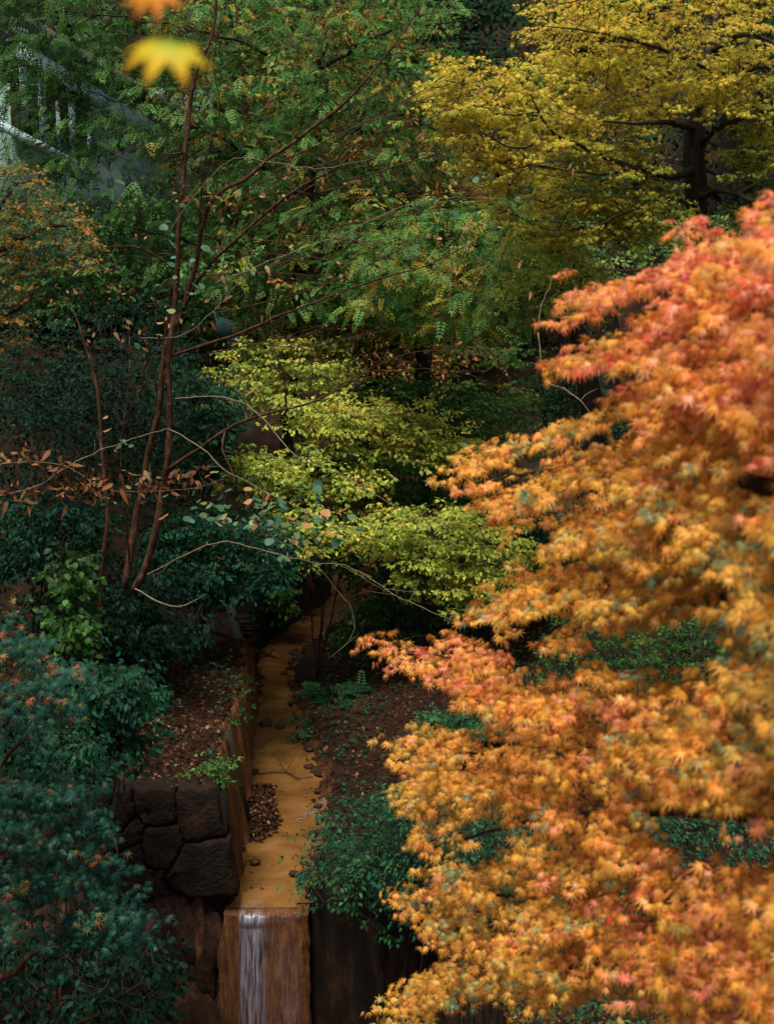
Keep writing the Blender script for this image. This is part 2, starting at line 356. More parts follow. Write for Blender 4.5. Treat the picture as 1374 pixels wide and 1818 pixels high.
def grow(name, label, cat, limbs, pts, kind, mat, bark, L=.4, k=16, size=.04, hue=None, huej=.1, step=.3, sides=5, group=None,
         droop=.35, width=.5, flat=.05, r0=.004, pw=.42, thin=.0022, face=.45, wide=1.0, curl=None, base=None, trunk='trunk', out=None, sag=.06, crown='crown'):
    """One tree or shrub: trunk and limbs as given, twigs grown to every spray, leaves on the sprays."""
    root = empty(name, base if base is not None else limbs[0][0][:3], label, cat, group)
    g = Geo()
    for l in limbs: g.tube(l[:, :3], l[:, 3], 9 if l[:, 3].max() > .03 else sides, rough=.04)
    g.obj(trunk, [bark], root)
    nodes, par = limb_nodes(limbs)
    N, par, b0, ends = connect(nodes, par, pts, step, sag)
    cnt = np.ones(len(N))
    for i in range(len(N) - 1, b0 - 1, -1):
        if par[i] >= b0: cnt[par[i]] += cnt[i] * (1 if i in () else 1) * .5
    rad = np.maximum(thin, r0 * cnt ** pw)
    child = {}
    g = Geo(); seen = np.zeros(len(N), bool)
    hasc = np.zeros(len(N), bool); hasc[par[b0:]] = True
    for e in range(len(N) - 1, b0 - 1, -1):
        if seen[e] or hasc[e] and not seen[e] and e not in ends: continue
        ch = [e]; seen[e] = True; j = par[e]
        while j >= b0 and not seen[j]: ch.append(j); seen[j] = True; j = par[j]
        if j >= 0: ch.append(j)
        ch = ch[::-1]; rr = rad[ch].copy(); rr[0] = min(rr[0], rr[1] * 1.2) if len(rr) > 1 else rr[0]
        if len(ch) > 1: g.tube(N[ch], rr, 4, cap=False)
    D = N[ends] - N[par[ends]]
    if out is not None: D = unit(D) + np.asarray(out, float)
    D[:, 2] *= .35; D = unit(D) + RNG.normal(scale=.25, size=D.shape) * np.array([1, 1, .3])
    P = N[ends] - D * L * .3
    up = np.array([0, 0, 1.0]) + RNG.normal(scale=.18, size=D.shape)
    for p_, d_ in zip(P, unit(D)):                      # the twig inside each spray
        if thin > .0015: g.tube(np.array([p_, p_ + d_ * L * .5, p_ + d_ * L * .95 - [0, 0, .1 * L * droop]]), [thin * .8, thin * .6, thin * .3], 3, cap=False)
    g.obj('twigs', [bark], root)
    if hue is None: hue = RNG.uniform(.2, .8, len(P))
    a = spray_leaves(P, D, L, k, up, size, droop, width, flat, hue, huej, face)
    c = None if curl is None else RNG.uniform(curl[0], curl[1], len(a[0]))
    me = leaves_mesh(crown, kind, *a, curl=c, wide=wide)
    link(crown, me, root, [mat])
    return root

def pl(rows, step=.25, jit=0.0):
    """rows of (px, py, Y, radius) -> smooth limb"""
    P = [(*at(a, b, Y), r) for a, b, Y, r in rows]
    return spline(P, step, jit)

# ------------------------------------------------------------------ ground
foot = np.array([atz(*p, 0) for p in [(420, 1590), (436, 1500), (440, 1400), (445, 1330), (456, 1270), (455, 1180), (468, 1150), (535, 1103), (590, 1066)]])
topl = np.array([atz(*p, 1.46) for p in [(402, 1400), (392, 1300), (428, 1235), (440, 1190), (430, 1150)]])
rgt = np.array([atz(*p, 0) for p in [(520, 1595), (552, 1510), (566, 1440), (556, 1370), (536, 1300), (516, 1250), (508, 1200), (500, 1160), (560, 1122), (640, 1080)]])
mound = np.array([atz(*p, 0) for p in [(436, 1535), (482, 1510), (500, 1470), (478, 1430), (455, 1395), (440, 1390)]])
def sm(a, b, x): t = np.clip((x - a) / (b - a), 0, 1); return t * t * (3 - 2 * t)
def xf(Y): return np.interp(Y, foot[:, 1], foot[:, 0])
def xt(Y): return np.minimum(np.interp(Y, topl[:, 1], topl[:, 0]), xf(Y) - .06)
def xr(Y): return np.interp(Y, rgt[:, 1], rgt[:, 0]) + .28 * sm(28.2, 29.5, Y)
def fbm(x, y, s, o=3):
    v = np.zeros_like(x)
    for i in range(o):
        a = 2.0 ** i; ph = 1.7 * i + s
        v += (np.sin(x * a * 1.3 + 1.9 * np.sin(y * a * .9 + ph) + ph) * np.cos(y * a * 1.1 + 1.3 * np.sin(x * a * .7 + 2 * ph))) / a
    return v
def front(x):
    return np.interp(x, [-60, -1.95, -.95, .1, .8, 1.0, 1.6, 60], [18.0, 18.0, 18.15, 17.6, 16.9, 15.2, 8, 6])
def height(x, Y):
    hill = .42 * np.maximum(0, Y - 37) + .25 * np.maximum(0, Y - 70)
    nz = .06 * fbm(x * 1.7, Y * 1.7, .3) + .03 * fbm(x * 6, Y * 6, 2.)
    top = 1.46 - .75 * sm(25, 26.5, Y) * (1 - sm(31, 36, Y))
    left = top + .12 * np.maximum(0, Y - 26) + .5 * np.maximum(0, -x - 4.3) + hill + nz
    right = .12 - .09 * sm(25, 27.5, Y) + (.26 - .18 * sm(24, 27.5, Y) * (1 - sm(1.5, 3, x))) * np.maximum(0, x - xr(Y)) - nz * .7 * sm(25, 27.5, Y) + .10 * np.maximum(0, x - 3) + .05 * np.maximum(0, Y - 28) + hill + nz
    ft, tp = xf(Y), xt(Y)
    rid = .05 * fbm(Y * 4.3, x * 0, 1.) + .025 * fbm(Y * 15, x * 0, 2.)
    fl = np.clip((ft - x + rid) / (ft - tp), 0, 1)
    fr = sm(0, .22, x - xr(Y) - .07 * fbm(Y * 3, x * 2, 4.))
    end = sm(37.5, 39.5, Y)
    fl = np.maximum(fl, end * (x < (ft + xr(Y)) / 2)); fr = np.maximum(fr, end * (x >= (ft + xr(Y)) / 2))
    bed = -.18
    m = np.exp(-(((x - mound[:, 0].mean() + .05 + .08 * np.sin(Y * 3)) / .27) ** 2 + ((Y - mound[:, 1].mean() - .2) / 1.15) ** 2)) * .44 * (x > ft - .5)
    h = bed + (left - bed) * fl + (right - bed) * fr + m
    low = -4.8 + .2 * fbm(x, Y, 1.) + .12 * np.maximum(0, -Y)
    k = sm(-.10, .06, Y - front(x) - .04 * np.sin(x * 9) - .03 * np.sin(x * 23))
    return low + (h - low) * k
def ax(*seg):
    v = []
    for a, b, s in seg: v.extend(np.arange(a, b, s))
    return np.array(v)
gx = ax((-160, -20, 6), (-20, -6, .7), (-6, -3.2, .12), (-3.2, 1.6, .035), (1.6, 5, .12), (5, 20, .7), (20, 161, 6))
gy = ax((-60, 6, 3), (6, 14, .3), (14, 17.6, .1), (17.6, 24, .035), (24, 31, .07), (31, 38, .2), (38, 60, .8), (60, 240, 6))
X, Yg = np.meshgrid(gx, gy, indexing='ij'); H = height(X, Yg)
def ground_z(x, y): return float(height(np.array([float(x)]), np.array([float(y)]))[0])
idx = np.arange(X.size).reshape(X.shape)
quads = np.stack([idx[:-1, :-1], idx[1:, :-1], idx[1:, 1:], idx[:-1, 1:]], -1).reshape(-1, 4)
me = mesh_arrays('ground', np.stack([X, Yg, H], -1).reshape(-1, 3), quads.ravel(), np.full(len(quads), 4), smooth=True)
# steep faces beside the stream are clay
m, t, out = new_mat('forest_ground'); N_ = t.nodes.new; L_ = t.links.new
def sub(stops, scale, stretch):
    tc = N_('ShaderNodeTexCoord'); mp = N_('ShaderNodeMapping'); mp.inputs['Scale'].default_value = stretch; L_(tc.outputs['Object'], mp.inputs[0])
    n = N_('ShaderNodeTexNoise'); n.inputs['Scale'].default_value = scale; n.inputs['Detail'].default_value = 8; n.inputs['Roughness'].default_value = .7; L_(mp.outputs[0], n.inputs[0])
    r = ramp(t, stops); L_(n.outputs[0], r.inputs[0]); return r, n
rd, nd = sub([(.3, (.004, .002, .001)), (.5, (.010, .005, .0025)), (.68, (.05, .021, .009)), (.8, (.09, .04, .016))], 1.8, (2.4, 2.4, 1.0))
ra, na = sub([(.25, (.006, .003, .0015)), (.5, (.018, .008, .0035)), (.75, (.055, .022, .009))], 2.5, (1, 1, 1))
rb, nb = sub([(.25, (.025, .009, .003)), (.5, (.105, .038, .011)), (.75, (.30, .12, .035))], 1.8, (2.3, 2.8, .7))
ge = N_('ShaderNodeNewGeometry'); sx = N_('ShaderNodeSeparateXYZ'); L_(ge.outputs['True Normal'], sx.inputs[0])
st = N_('ShaderNodeMapRange'); L_(sx.outputs['Z'], st.inputs[0]); st.inputs[1].default_value = .75; st.inputs[2].default_value = .45
# the orange clay is only found beside the stream; the wall right of the falls is black earth
tcx = N_('ShaderNodeTexCoord'); sxx = N_('ShaderNodeSeparateXYZ'); L_(tcx.outputs['Object'], sxx.inputs[0])
cy_ = N_('ShaderNodeMapRange'); L_(sxx.outputs['Y'], cy_.inputs[0]); cy_.inputs[1].default_value = 18.25; cy_.inputs[2].default_value = 18.6
cz_ = N_('ShaderNodeMapRange'); L_(sxx.outputs['Y'], cz_.inputs[0]); cz_.inputs[1].default_value = 28.0; cz_.inputs[2].default_value = 26.0
cm_ = N_('ShaderNodeMath'); cm_.operation = 'MULTIPLY'; L_(cy_.outputs[0], cm_.inputs[0]); L_(cz_.outputs[0], cm_.inputs[1])
mc = N_('ShaderNodeMix'); mc.data_type = 'RGBA'; L_(cm_.outputs[0], mc.inputs[0]); L_(rd.outputs[0], mc.inputs[6]); L_(rb.outputs[0], mc.inputs[7])
mxx = N_('ShaderNodeMix'); mxx.data_type = 'RGBA'; L_(st.outputs[0], mxx.inputs[0]); L_(ra.outputs[0], mxx.inputs[6]); L_(mc.outputs[2], mxx.inputs[7])
p = N_('ShaderNodeBsdfPrincipled'); p.inputs['Roughness'].default_value = .9; p.inputs['Specular IOR Level'].default_value = .2; L_(mxx.outputs[2], p.inputs['Base Color'])
b = N_('ShaderNodeBump'); b.inputs['Strength'].default_value = .8; b.inputs['Distance'].default_value = .06; L_(nb.outputs[0], b.inputs['Height'])
L_(b.outputs[0], p.inputs['Normal']); L_(p.outputs[0], out.inputs[0]); M['ground'] = m
g_ob = link('ground', me, None, [m]); tag(g_ob, kind='structure')

# ------------------------------------------------------------------ water
wy = np.concatenate([np.arange(18.0, 24, .06), np.arange(24, 39.5, .2)])
wx = np.arange(-2.6, .6, .05)
WX, WY = np.meshgrid(wx, wy, indexing='ij')
WZ = .005 * fbm(WX * 5, WY * 3, .5) * .5 - .05 * sm(18.5, 18.0, WY) * 1.0
ix = np.arange(WX.size).reshape(WX.shape); cx = (WX[:-1, :-1] + WX[1:, 1:]) / 2; cy = (WY[:-1, :-1] + WY[1:, 1:]) / 2
keep = ((cx > xf(cy) - .25) & (cx < xr(cy) + .25) & ~((cy < 18.12) & ((cx < -1.95) | (cx > -1.1)))).ravel()
q = np.stack([ix[:-1, :-1], ix[1:, :-1], ix[1:, 1:], ix[:-1, 1:]], -1).reshape(-1, 4)[keep]
me = mesh_arrays('stream_water', np.stack([WX, WY, WZ], -1).reshape(-1, 3), q.ravel(), np.full(len(q), 4), smooth=True)
tag(link('stream_water', me, None, [M['water']]), kind='structure')

# rock face that the water runs down (px 385..560), and the streaks of water on it
def face_grid(pxl, pxr, zt, zb, Yb, nx, nz, amp, seed, slope=0.0, ragged=0.0):
    xs = np.linspace(0, 1, nx); zs = np.linspace(zt, zb, nz); P = np.zeros((nx, nz, 3))
    for i, a in enumerate(xs):
        for k_, z in enumerate(zs):
            x0 = pxl(z); x1 = pxr(z); x = x0 + (x1 - x0) * a
            dy = amp * (mnoise.noise(Vector((x * 5, z * 1.3, seed))) + .5 * mnoise.noise(Vector((x * 14, z * 4, seed + 3)))) - .06 * (abs(2 * a - 1) ** 6) * -1
            P[i, k_] = (x, Yb - slope * (zt - z) + dy, z)
    return P
Yw = 18.0
xw = lambda px: at(px, 1650, Yw)[0]
lipw = lambda x: .035 * mnoise.noise(Vector((x * 7, 3, 0))) + .02 * mnoise.noise(Vector((x * 22, 8, 0)))
def orange_face():
    g = Geo()
    P = face_grid(lambda z: xw(402) - .10 * min(1, max(0, -z * 1.5)) + .05 * mnoise.noise(Vector((z * 2.6, 1, 0))) + .02 * mnoise.noise(Vector((z * 9, 5, 0))), lambda z: xw(550) + .05 * mnoise.noise(Vector((z * 2.2, 9, 0))) + .02 * mnoise.noise(Vector((z * 8, 7, 0))), -.03, -4.6, 17.86, 50, 160, .035, 1., .03)
    P[:, 0, 1] += .30; P[:, 0, 2] += -.03; P[:, 1, 1] += .06
    for i in range(P.shape[0]):
        for k_ in range(1, 6): P[i, k_, 2] += lipw(P[i, k_, 0]) * (1 - k_ / 6); P[i, k_, 1] -= .5 * abs(lipw(P[i, k_, 0])) * (1 - k_ / 6)
    L = P[0]; Rr = P[-1]
    g.grid(P)
    for E, s in ((L, 1), (Rr, -1)):
        B = E + np.array([0, .4, 0]); g.grid(np.stack([B, E] if s > 0 else [E, B]))
    o = g.obj('cliff_rock', [M['clay_wet']]); return o
M['clay_wet'] = solid_mat('wet_orange_rock', [(.25, (.045, .017, .006)), (.5, (.13, .05, .018)), (.75, (.27, .115, .045))], 7, .6, .9, stretch=(3.5, 3, .5), bdist=.025, bscale=26)
tag(orange_face(), 'wet orange brown rock face under the waterfall lip', 'rock face')
nx, nz = 60, 130
P = face_grid(lambda z: xw(424) - .02 * max(0, -z), lambda z: xw(537) + .02 * max(0, -z), -.0, -4.5, 17.80, nx, nz, .015, 4., .03)
P[:, 0] += (0, .28, .015); P[:, 1] += (0, .10, .012); P[:, 2] += (0, .03, 0)
for i in range(nx):
    for k_ in range(1, 6): P[i, k_, 2] += lipw(P[i, k_, 0]) * (1 - k_ / 6) + .004; P[i, k_, 1] -= .03 + .5 * abs(lipw(P[i, k_, 0])) * (1 - k_ / 6)
fo = np.zeros((nx, nz))
for i in range(nx):
    a = i / (nx - 1)
    for k_ in range(nz):
        z = P[i, k_, 2]
        f = 1.0 * math.exp(-((a - .22) / .20) ** 4) * (1 - .25 * min(1, -z / 1.2)) + .07 + .14 * math.exp(-((a - .75) / .16) ** 2) * min(1, max(0, -z - .3))
        if z > -.05: f *= .12
        fo[i, k_] = f * sm(0, .06, np.array(a)) * sm(1, .94, np.array(a))
ii = np.arange(nx * nz).reshape(nx, nz)
q = np.stack([ii[:-1, :-1], ii[1:, :-1], ii[1:, 1:], ii[:-1, 1:]], -1).reshape(-1, 4)
me = mesh_arrays('waterfall_water', P.reshape(-1, 3), q.ravel(), np.full(len(q), 4), {'foam': fo.ravel()}, smooth=True)
tag(link('waterfall_water', me, None, [M['fall']]), kind='structure')

# ------------------------------------------------------------------ stone retaining wall left of the waterfall
def stone_wall():
    g = Geo(); Yq = 17.86
    S = [[(205, 1404), (232, 1402), (240, 1440), (214, 1475), (190, 1478)], [(236, 1402), (308, 1402), (313, 1460), (258, 1466), (246, 1446)],
         [(316, 1400), (384, 1400), (399, 1484), (330, 1494), (318, 1462)], [(192, 1484), (216, 1480), (242, 1450), (256, 1470), (250, 1490), (196, 1518)],
         [(258, 1471), (314, 1465), (326, 1496), (300, 1542), (262, 1540), (252, 1500)], [(404, 1488), (421, 1592), (330, 1592), (294, 1560), (303, 1546), (330, 1500), (399, 1489)],
         [(196, 1524), (250, 1496), (260, 1544), (298, 1547), (288, 1562), (300, 1592), (180, 1592)], [(120, 1404), (200, 1404), (186, 1490), (188, 1592), (110, 1592)], [(20, 1404), (114, 1404), (104, 1592), (10, 1592)]]
    for poly in S:
        C = np.array([at(a, b_, Yq) for a, b_ in poly]); cen = C.mean(0); n = len(C)
        # resample the outline, three rings: back, shoulder, front, with rounded front
        Q = np.vstack([np.linspace(C[i], C[(i + 1) % n], 7)[:-1] for i in range(n)])
        Q[:, 0] += RNG.normal(scale=.011, size=len(Q)); Q[:, 2] += RNG.normal(scale=.011, size=len(Q))
        rings = [(1.03, .34), (1.03, .03), (1.015, .008), (.975, -.012), (.85, -.02), (.6, -.022), (.3, -.022)]
        A = []
        for f, dy in rings:
            ring = cen + (Q - cen) * f; ring[:, 1] = Yq + dy
            for v in ring: v[1] += .03 * mnoise.noise(Vector((v[0] * 5, 1, v[2] * 5))) + .02 * mnoise.noise(Vector((v[0] * 15, 1, v[2] * 15)))
            A.append(ring)
        m_ = len(Q); V = np.vstack(A + [np.array([cen + (0, 0, 0)])]); V[-1, 1] = Yq - .022
        F = []
        for r_ in range(len(rings) - 1):
            for k_ in range(m_): F.append((r_ * m_ + k_, r_ * m_ + (k_ + 1) % m_, (r_ + 1) * m_ + (k_ + 1) % m_, (r_ + 1) * m_ + k_))
        for k_ in range(m_): F.append(((len(rings) - 1) * m_ + k_, (len(rings) - 1) * m_ + (k_ + 1) % m_, len(V) - 1))
        g.add(V, F, 0)
    a = at(-60, 1592, Yq); b_ = at(400, 1404, Yq)
    g.box(((a[0] + b_[0]) / 2, Yq + .14, (a[2] + b_[2]) / 2 - .02), np.eye(3), ((b_[0] - a[0]) / 2, .10, (b_[2] - a[2]) / 2 - .03), 1)
    o = g.obj('stone_wall', [M['stone'], M['mortar']]); return tag(o, 'dark wet retaining wall of large fitted stones left of the waterfall', 'wall')
stone_wall()
# rough rock footing below the stones
def lump(g, c, r, seed, flat=(1, 1, 1), n=18, amp=.35, fr=1.6, m=0):
    th = np.linspace(0, math.pi, n); ph = np.linspace(0, 2 * math.pi, n * 2, endpoint=False); P = np.zeros((n * 2, n, 3))
    for i, b_ in enumerate(ph):
        for k_, a in enumerate(th):
            d = Vector((math.sin(a) * math.cos(b_), math.sin(a) * math.sin(b_), math.cos(a)))
            s = 1 + amp * mnoise.noise(d * fr + Vector((seed, seed * 2, 0))) + amp * .4 * mnoise.noise(d * fr * 3.2 + Vector((seed, 0, seed)))
            P[i, k_] = np.array(c) + np.array(d) * s * r * np.array(flat)
    g.grid(P, m, close_u=True)
g = Geo()
for px, py, rr, fx, fz, sd_ in ((300, 1680, .42, .85, 1.7, 3), (362, 1690, .36, .7, 2.1, 8), (250, 1740, .6, .9, 1.7, 5), (345, 1860, .6, .8, 1.8, 9), (150, 1720, .7, 1, 1.6, 12), (30, 1720, .8, 1, 1.5, 15)):
    c = at(px, py, 18.05); lump(g, c, rr, sd_, (fx, .55, fz), 26, .42, 1.9)
tag(g.obj('rock_footing', [M['rock_brown'] if 'rock_brown' in M else M.setdefault('rock_brown', solid_mat('brown_seamed_rock', [(.3, (.014, .007, .004)), (.55, (.055, .024, .012)), (.72, (.20, .085, .045))], 3, .8, .9, stretch=(2, 2, .7), bdist=.04, bscale=16))]), 'seamed brown rock footing below the fitted stones', 'rock')

# timber and rocks by the stream
g = Geo(); a = atz(388, 1292, 1.4); b_ = atz(436, 1404, 0.0); b2 = np.array([xf(20.6) + .03, 20.6, -.05]); a2 = np.array([xt(20.6) + .02, 20.6, 1.42])
for k_ in range(3):
    o_ = np.array([0, -.14 * k_, 0]); g.box((a2 + b2) / 2 + o_, [[1, 0, .1], [0, 1, 0], b2 - a2], (.045, .055, .76 - .06 * k_))
tag(g.obj('timber_post', [M['wood_dark']], smooth=False), 'mossy dark timber planking against the clay bank edge', 'timber')
g = Geo(); a = at(408, 1072, 27.8); b_ = at(441, 1200, 26.2); g.box((a + b_) / 2, [[1, .2, .1], [0, 1, .3], b_ - a], (.07, .05, np.linalg.norm(b_ - a) / 2))
tag(g.obj('timber_plank', [M['wood_grey']], smooth=False), 'weathered grey plank leaning at the stream bend', 'timber')
g = Geo()
for k_, (x_, y_) in enumerate(((432, 1095), (436, 1110), (440, 1135), (434, 1122))):
    c = at(x_, y_, 27.5); g.box(c + [0, 0, 0], np.eye(3), (.16, .10, .022))
tag(g.obj('wooden_steps', [M['wood_dark']], smooth=False), 'small dim wooden steps beside the grey plank', 'steps')
for nm, px, py, r_, s_, lb in (('rock', 538, 1306, .10, 2, 'pale mossy rock at the right edge of the stream'), ('rock', 472, 1284, .09, 5, 'small dark rock poking from the muddy water'),
                               ('rock', 497, 1288, .06, 7, 'tiny rock between the dark one and the pale mossy one'), ('rock', 592, 1466, .10, 13, 'small brown rock under the leafy bank above the lip'), ('rock', 585, 1395, .13, 17, 'dark wet rock just above the white splash'), ('rock', 452, 1530, .06, 19, 'small pale stone at the front of the wet leaf heap')):
    g = Geo(); c = atz(px, py, .04); lump(g, (0, 0, 0), r_, s_, (1.1, 1, .75), 16, .4); o = g.obj(nm, [M['rock'] if s_ == 2 else M['rock_brown']]); o.location = c; tag(o, lb, 'rock', 'rocks along the stream')
def branch_obj(name, label, cat, polys, mat, group=None):
    root = empty(name, polys[0][0][:3], label, cat, group); g = Geo()
    for P in polys: g.tube(P[:, :3], P[:, 3], 6, rough=.08)
    g.obj('stick', [mat], root); return root
branch_obj('fallen_branch', 'dark fallen branch lying across the stream bend', 'branch', [pl([(300, 1118, 27.0, .035), (370, 1120, 27.0, .035), (420, 1138, 27.2, .03), (462, 1158, 27.3, .022), (494, 1168, 27.4, .012)], .2, .01), pl([(478, 1163, 27.3, .012), (486, 1150, 27.2, .006)], .1)], M['bark_dark'])
zw = lambda px, py, r_, z=.03: (*atz(px, py, z), r_)
branch_obj('forked_twig', 'thin forked twig caught in the muddy stream', 'twig', [spline([zw(440, 1373, .010), zw(475, 1372, .010), zw(508, 1371, .010), zw(530, 1382, .008), zw(556, 1378, .006)], .1, .005),
    spline([zw(508, 1371, .008), zw(494, 1350, .006, .15), zw(486, 1338, .003, .22)], .1), spline([zw(508, 1371, .007), zw(520, 1350, .005, .14), zw(530, 1332, .003, .22)], .1), spline([zw(500, 1360, .005, .08), zw(480, 1352, .003, .12)], .1)], M['bark_dark'])
# foam where the side trickle joins
g = Geo()
for k_ in range(150):
    f = random.random(); px, py = (576 - 46 * f + random.gauss(0, 4), 1424 + 34 * f + random.gauss(0, 5 - 2 * f)) if k_ < 110 else (570 + random.gauss(0, 12), 1405 + random.random() * 50)
    lump(g, atz(px, py, .008), random.uniform(.003, .007) * (1.4 if k_ % 12 == 0 else 1), px, (2.0, 1.6, .35), 6, .3)
M['foam'] = solid_mat('white_foam', [(.3, (.20, .21, .22)), (.7, (.34, .34, .34))], 9, .4, .3)
tag(g.obj('foam', [M['foam']]), 'white splash where a trickle joins the stream', 'foam', kind='stuff')

# ------------------------------------------------------------------ fallen leaves
def scatter(name, label, fn, n, size, mat, kind='oval', hue=(.45, .28), lift=.015):
    P = []
    while len(P) < n:
        x, y = fn(); P.append((x, y))
    P = np.array(P); Z = height(P[:, 0], P[:, 1]); dx = height(P[:, 0] + .03, P[:, 1]) - Z; dy = height(P[:, 0], P[:, 1] + .03) - Z
    ok = (np.abs(dx) < .12) & (np.abs(dy) < .12) & (Z > -.01); P, Z, dx, dy = P[ok], Z[ok], dx[ok], dy[ok]
    n = len(P); pos = np.column_stack([P, Z + RNG.uniform(.003, lift, n)])
    nrm = unit(np.column_stack([-dx / .03, -dy / .03, np.ones(n)])) + RNG.normal(scale=.35, size=(n, 3)); a = RNG.uniform(0, 6.28, n)
    tip = np.column_stack([np.cos(a), np.sin(a), RNG.normal(scale=.2, size=n)])
    me = leaves_mesh(name, kind, pos, tip, nrm, size * RNG.uniform(.5, 1.3, n), np.clip(RNG.normal(hue[0], hue[1], n), 0, 1), RNG.uniform(-.5, .6, n), 1.3)
    return tag(link(name, me, None, [mat]), label, 'leaves', kind='stuff')
scatter('fallen_leaves', 'brown leaf litter on the bank above the stone wall', lambda: (random.uniform(-6, -1.7), 18 + 9 * random.random() ** 1.3), 24000, .052, M['litter'], 'star5', hue=(.5, .28))
scatter('fallen_leaves', 'brown leaf litter on the low bank right of the stream', lambda: (random.uniform(-1.3, 4.5), random.uniform(13, 33)), 46000, .050, M['litter'], 'star5', hue=(.45, .27))
scatter('fallen_leaves', 'heap of dark wet leaves at the foot of the clay bank', lambda: (random.gauss(mound[:, 0].mean() - .03, .2), random.gauss(mound[:, 1].mean() + .2, .9)), 4200, .06, M['litter'], hue=(.45, .3), lift=.04)
scatter('fallen_leaves', 'pale yellow fallen leaves on the near right terrace', lambda: (random.uniform(.9, 5), random.uniform(8, 15)), 9000, .055, M['olive'], 'star5', hue=(.7, .2))

g_n = 150; fy = RNG.uniform(18.3, 31, g_n); fx = xf(fy) + (xr(fy) - xf(fy)) * np.clip(RNG.beta(.5, .5, g_n), .04, .96); fp = np.column_stack([fx, fy, np.full(g_n, .012)])
tag(link('floating_leaves', leaves_mesh('floating_leaves', 'oval', fp, np.column_stack([RNG.normal(size=g_n), RNG.normal(size=g_n), np.zeros(g_n)]), np.array([0, 0, 1.0]) + RNG.normal(scale=.12, size=(g_n, 3)), RNG.uniform(.025, .06, g_n), RNG.uniform(.2, .9, g_n), RNG.uniform(-.2, .3, g_n), 1.2), None, [M['litter']]), 'few dark leaves floating on the muddy stream', 'leaves', kind='stuff')
g = Geo(); rs_ = random.Random(5)
for k_ in range(150):
    y_ = rs_.uniform(18.4, 33); x_ = float(xr(np.array(y_))) + rs_.gauss(.05, .06) if rs_.random() < .75 else float(xf(np.array(y_))) + rs_.gauss(.02, .05)
    lump(g, (x_, y_, rs_.uniform(-.01, .05)), rs_.uniform(.015, .075), k_, (1.2, 1, .7), 8, .4)
tag(g.obj('gravel', [M['rock_brown']]), 'dark pebbles and clods along the water edge', 'gravel', kind='stuff')

# ------------------------------------------------------------------ house far left
def house():
    Yh = 38.0; root = empty('house', at(180, 520, Yh), 'pale house glimpsed through leaves at the upper left', 'house')
    ax_ = unit(np.array([1, .35, 0.0])); dp = np.array([-ax_[1], ax_[0], 0]); upv = np.array([0, 0, 1.0])
    A3 = [ax_, dp, upv]
    def Pt(px, py, off=0):                         # on the facade plane
        d = ray(px, py); p0 = at(150, 300, Yh) + dp * off; t_ = ((p0 - CAM) @ dp) / (d @ dp); return CAM + d * t_
    def slab(c0, c1, th, off, g, m=0):              # rectangle by two corners on the facade
        c = (c0 + c1) / 2 + dp * off; h = abs((c1 - c0) @ ax_) / 2; v = abs(c1[2] - c0[2]) / 2; g.box(c, A3, (h, th, v), m)
    g = Geo(); slab(Pt(-160, 140), Pt(390, 560), 2.0, 2.3, g); g.obj('wall', [M['house_wall']], root, False)
    # shade of the recess behind the posts, put in as a dark timber box
    g = Geo(); slab(Pt(20, 150), Pt(150, 250), .15, .12, g); g.obj('veranda_shade', [M['wood_dark']], root, False)
    for x0, x1, y0, y1 in ((34, 50, 120, 225), (66, 84, 140, 260), (98, 108, 180, 270), (120, 136, 180, 292), (152, 162, 200, 295)):
        g = Geo(); slab(Pt(x0, y0), Pt(x1, y1), .05, -.12, g); g.obj('post', [M['house_trim']], root, False)
    for (x0, y0, x1, y1, th) in ((-60, 190, 150, 300, .10), (30, 85, 320, 260, .17)):
        a, b = Pt(x0, y0, -.3), Pt(x1, y1, -.3); d = b - a; g = Geo(); g.box((a + b) / 2, [d, dp, np.cross(unit(d), dp)], (np.linalg.norm(d) / 2, .06, th)); g.obj('verge_board', [M['house_trim']], root, False)
    a, b = Pt(20, 60), Pt(420, 300); d = b - a; g = Geo(); nn = np.cross(unit(d), dp); nn = nn if nn[2] > 0 else -nn
    g.box((a + b) / 2 + nn * .35 + dp * 1.6, [d, dp, nn], (np.linalg.norm(d) / 2, 2.4, .08)); g.obj('roof', [M['roof']], root, False)
nt_ = M['house_wall'].node_tree; wv = nt_.nodes.new('ShaderNodeTexWave'); wv.bands_direction = 'Z'; wv.wave_profile = 'SAW'; wv.inputs['Scale'].default_value = 1.6
tc_ = nt_.nodes.new('ShaderNodeTexCoord'); nt_.links.new(tc_.outputs['Object'], wv.inputs[0]); bp_ = [n_ for n_ in nt_.nodes if n_.type == 'BUMP'][0]
nt_.links.new(wv.outputs[0], bp_.inputs['Height']); bp_.inputs['Strength'].default_value = 1.0; bp_.inputs['Distance'].default_value = .06
house()

g = Geo(); c = at(420, 588, 33.0)
g.box(c, [[1, .3, -.35], [-.3, 1, 0], [.35, 0, 1]], (.42, .3, .18)); g.box(c + [.12, -.05, -.25], [[1, .2, -.2], [-.2, 1, 0], [.2, 0, 1]], (.3, .25, .14))
tag(g.obj('tarpaulin', [M['blue']], smooth=False), 'folded faded blue sheet among the leaves left of centre', 'tarpaulin')
g = Geo(); a = at(523, 772, 27.5); b_ = at(532, 822, 27.3); g.tube(np.linspace(a, b_, 5), [.05] * 5, 8); g.tube(np.linspace(at(500, 745, 27.6), at(506, 752, 27.5), 3), [.05] * 3, 8)
tag(g.obj('drain_pipe', [M['wood_grey']]), 'short grey pipe in the dark gap between pale green boughs', 'pipe')

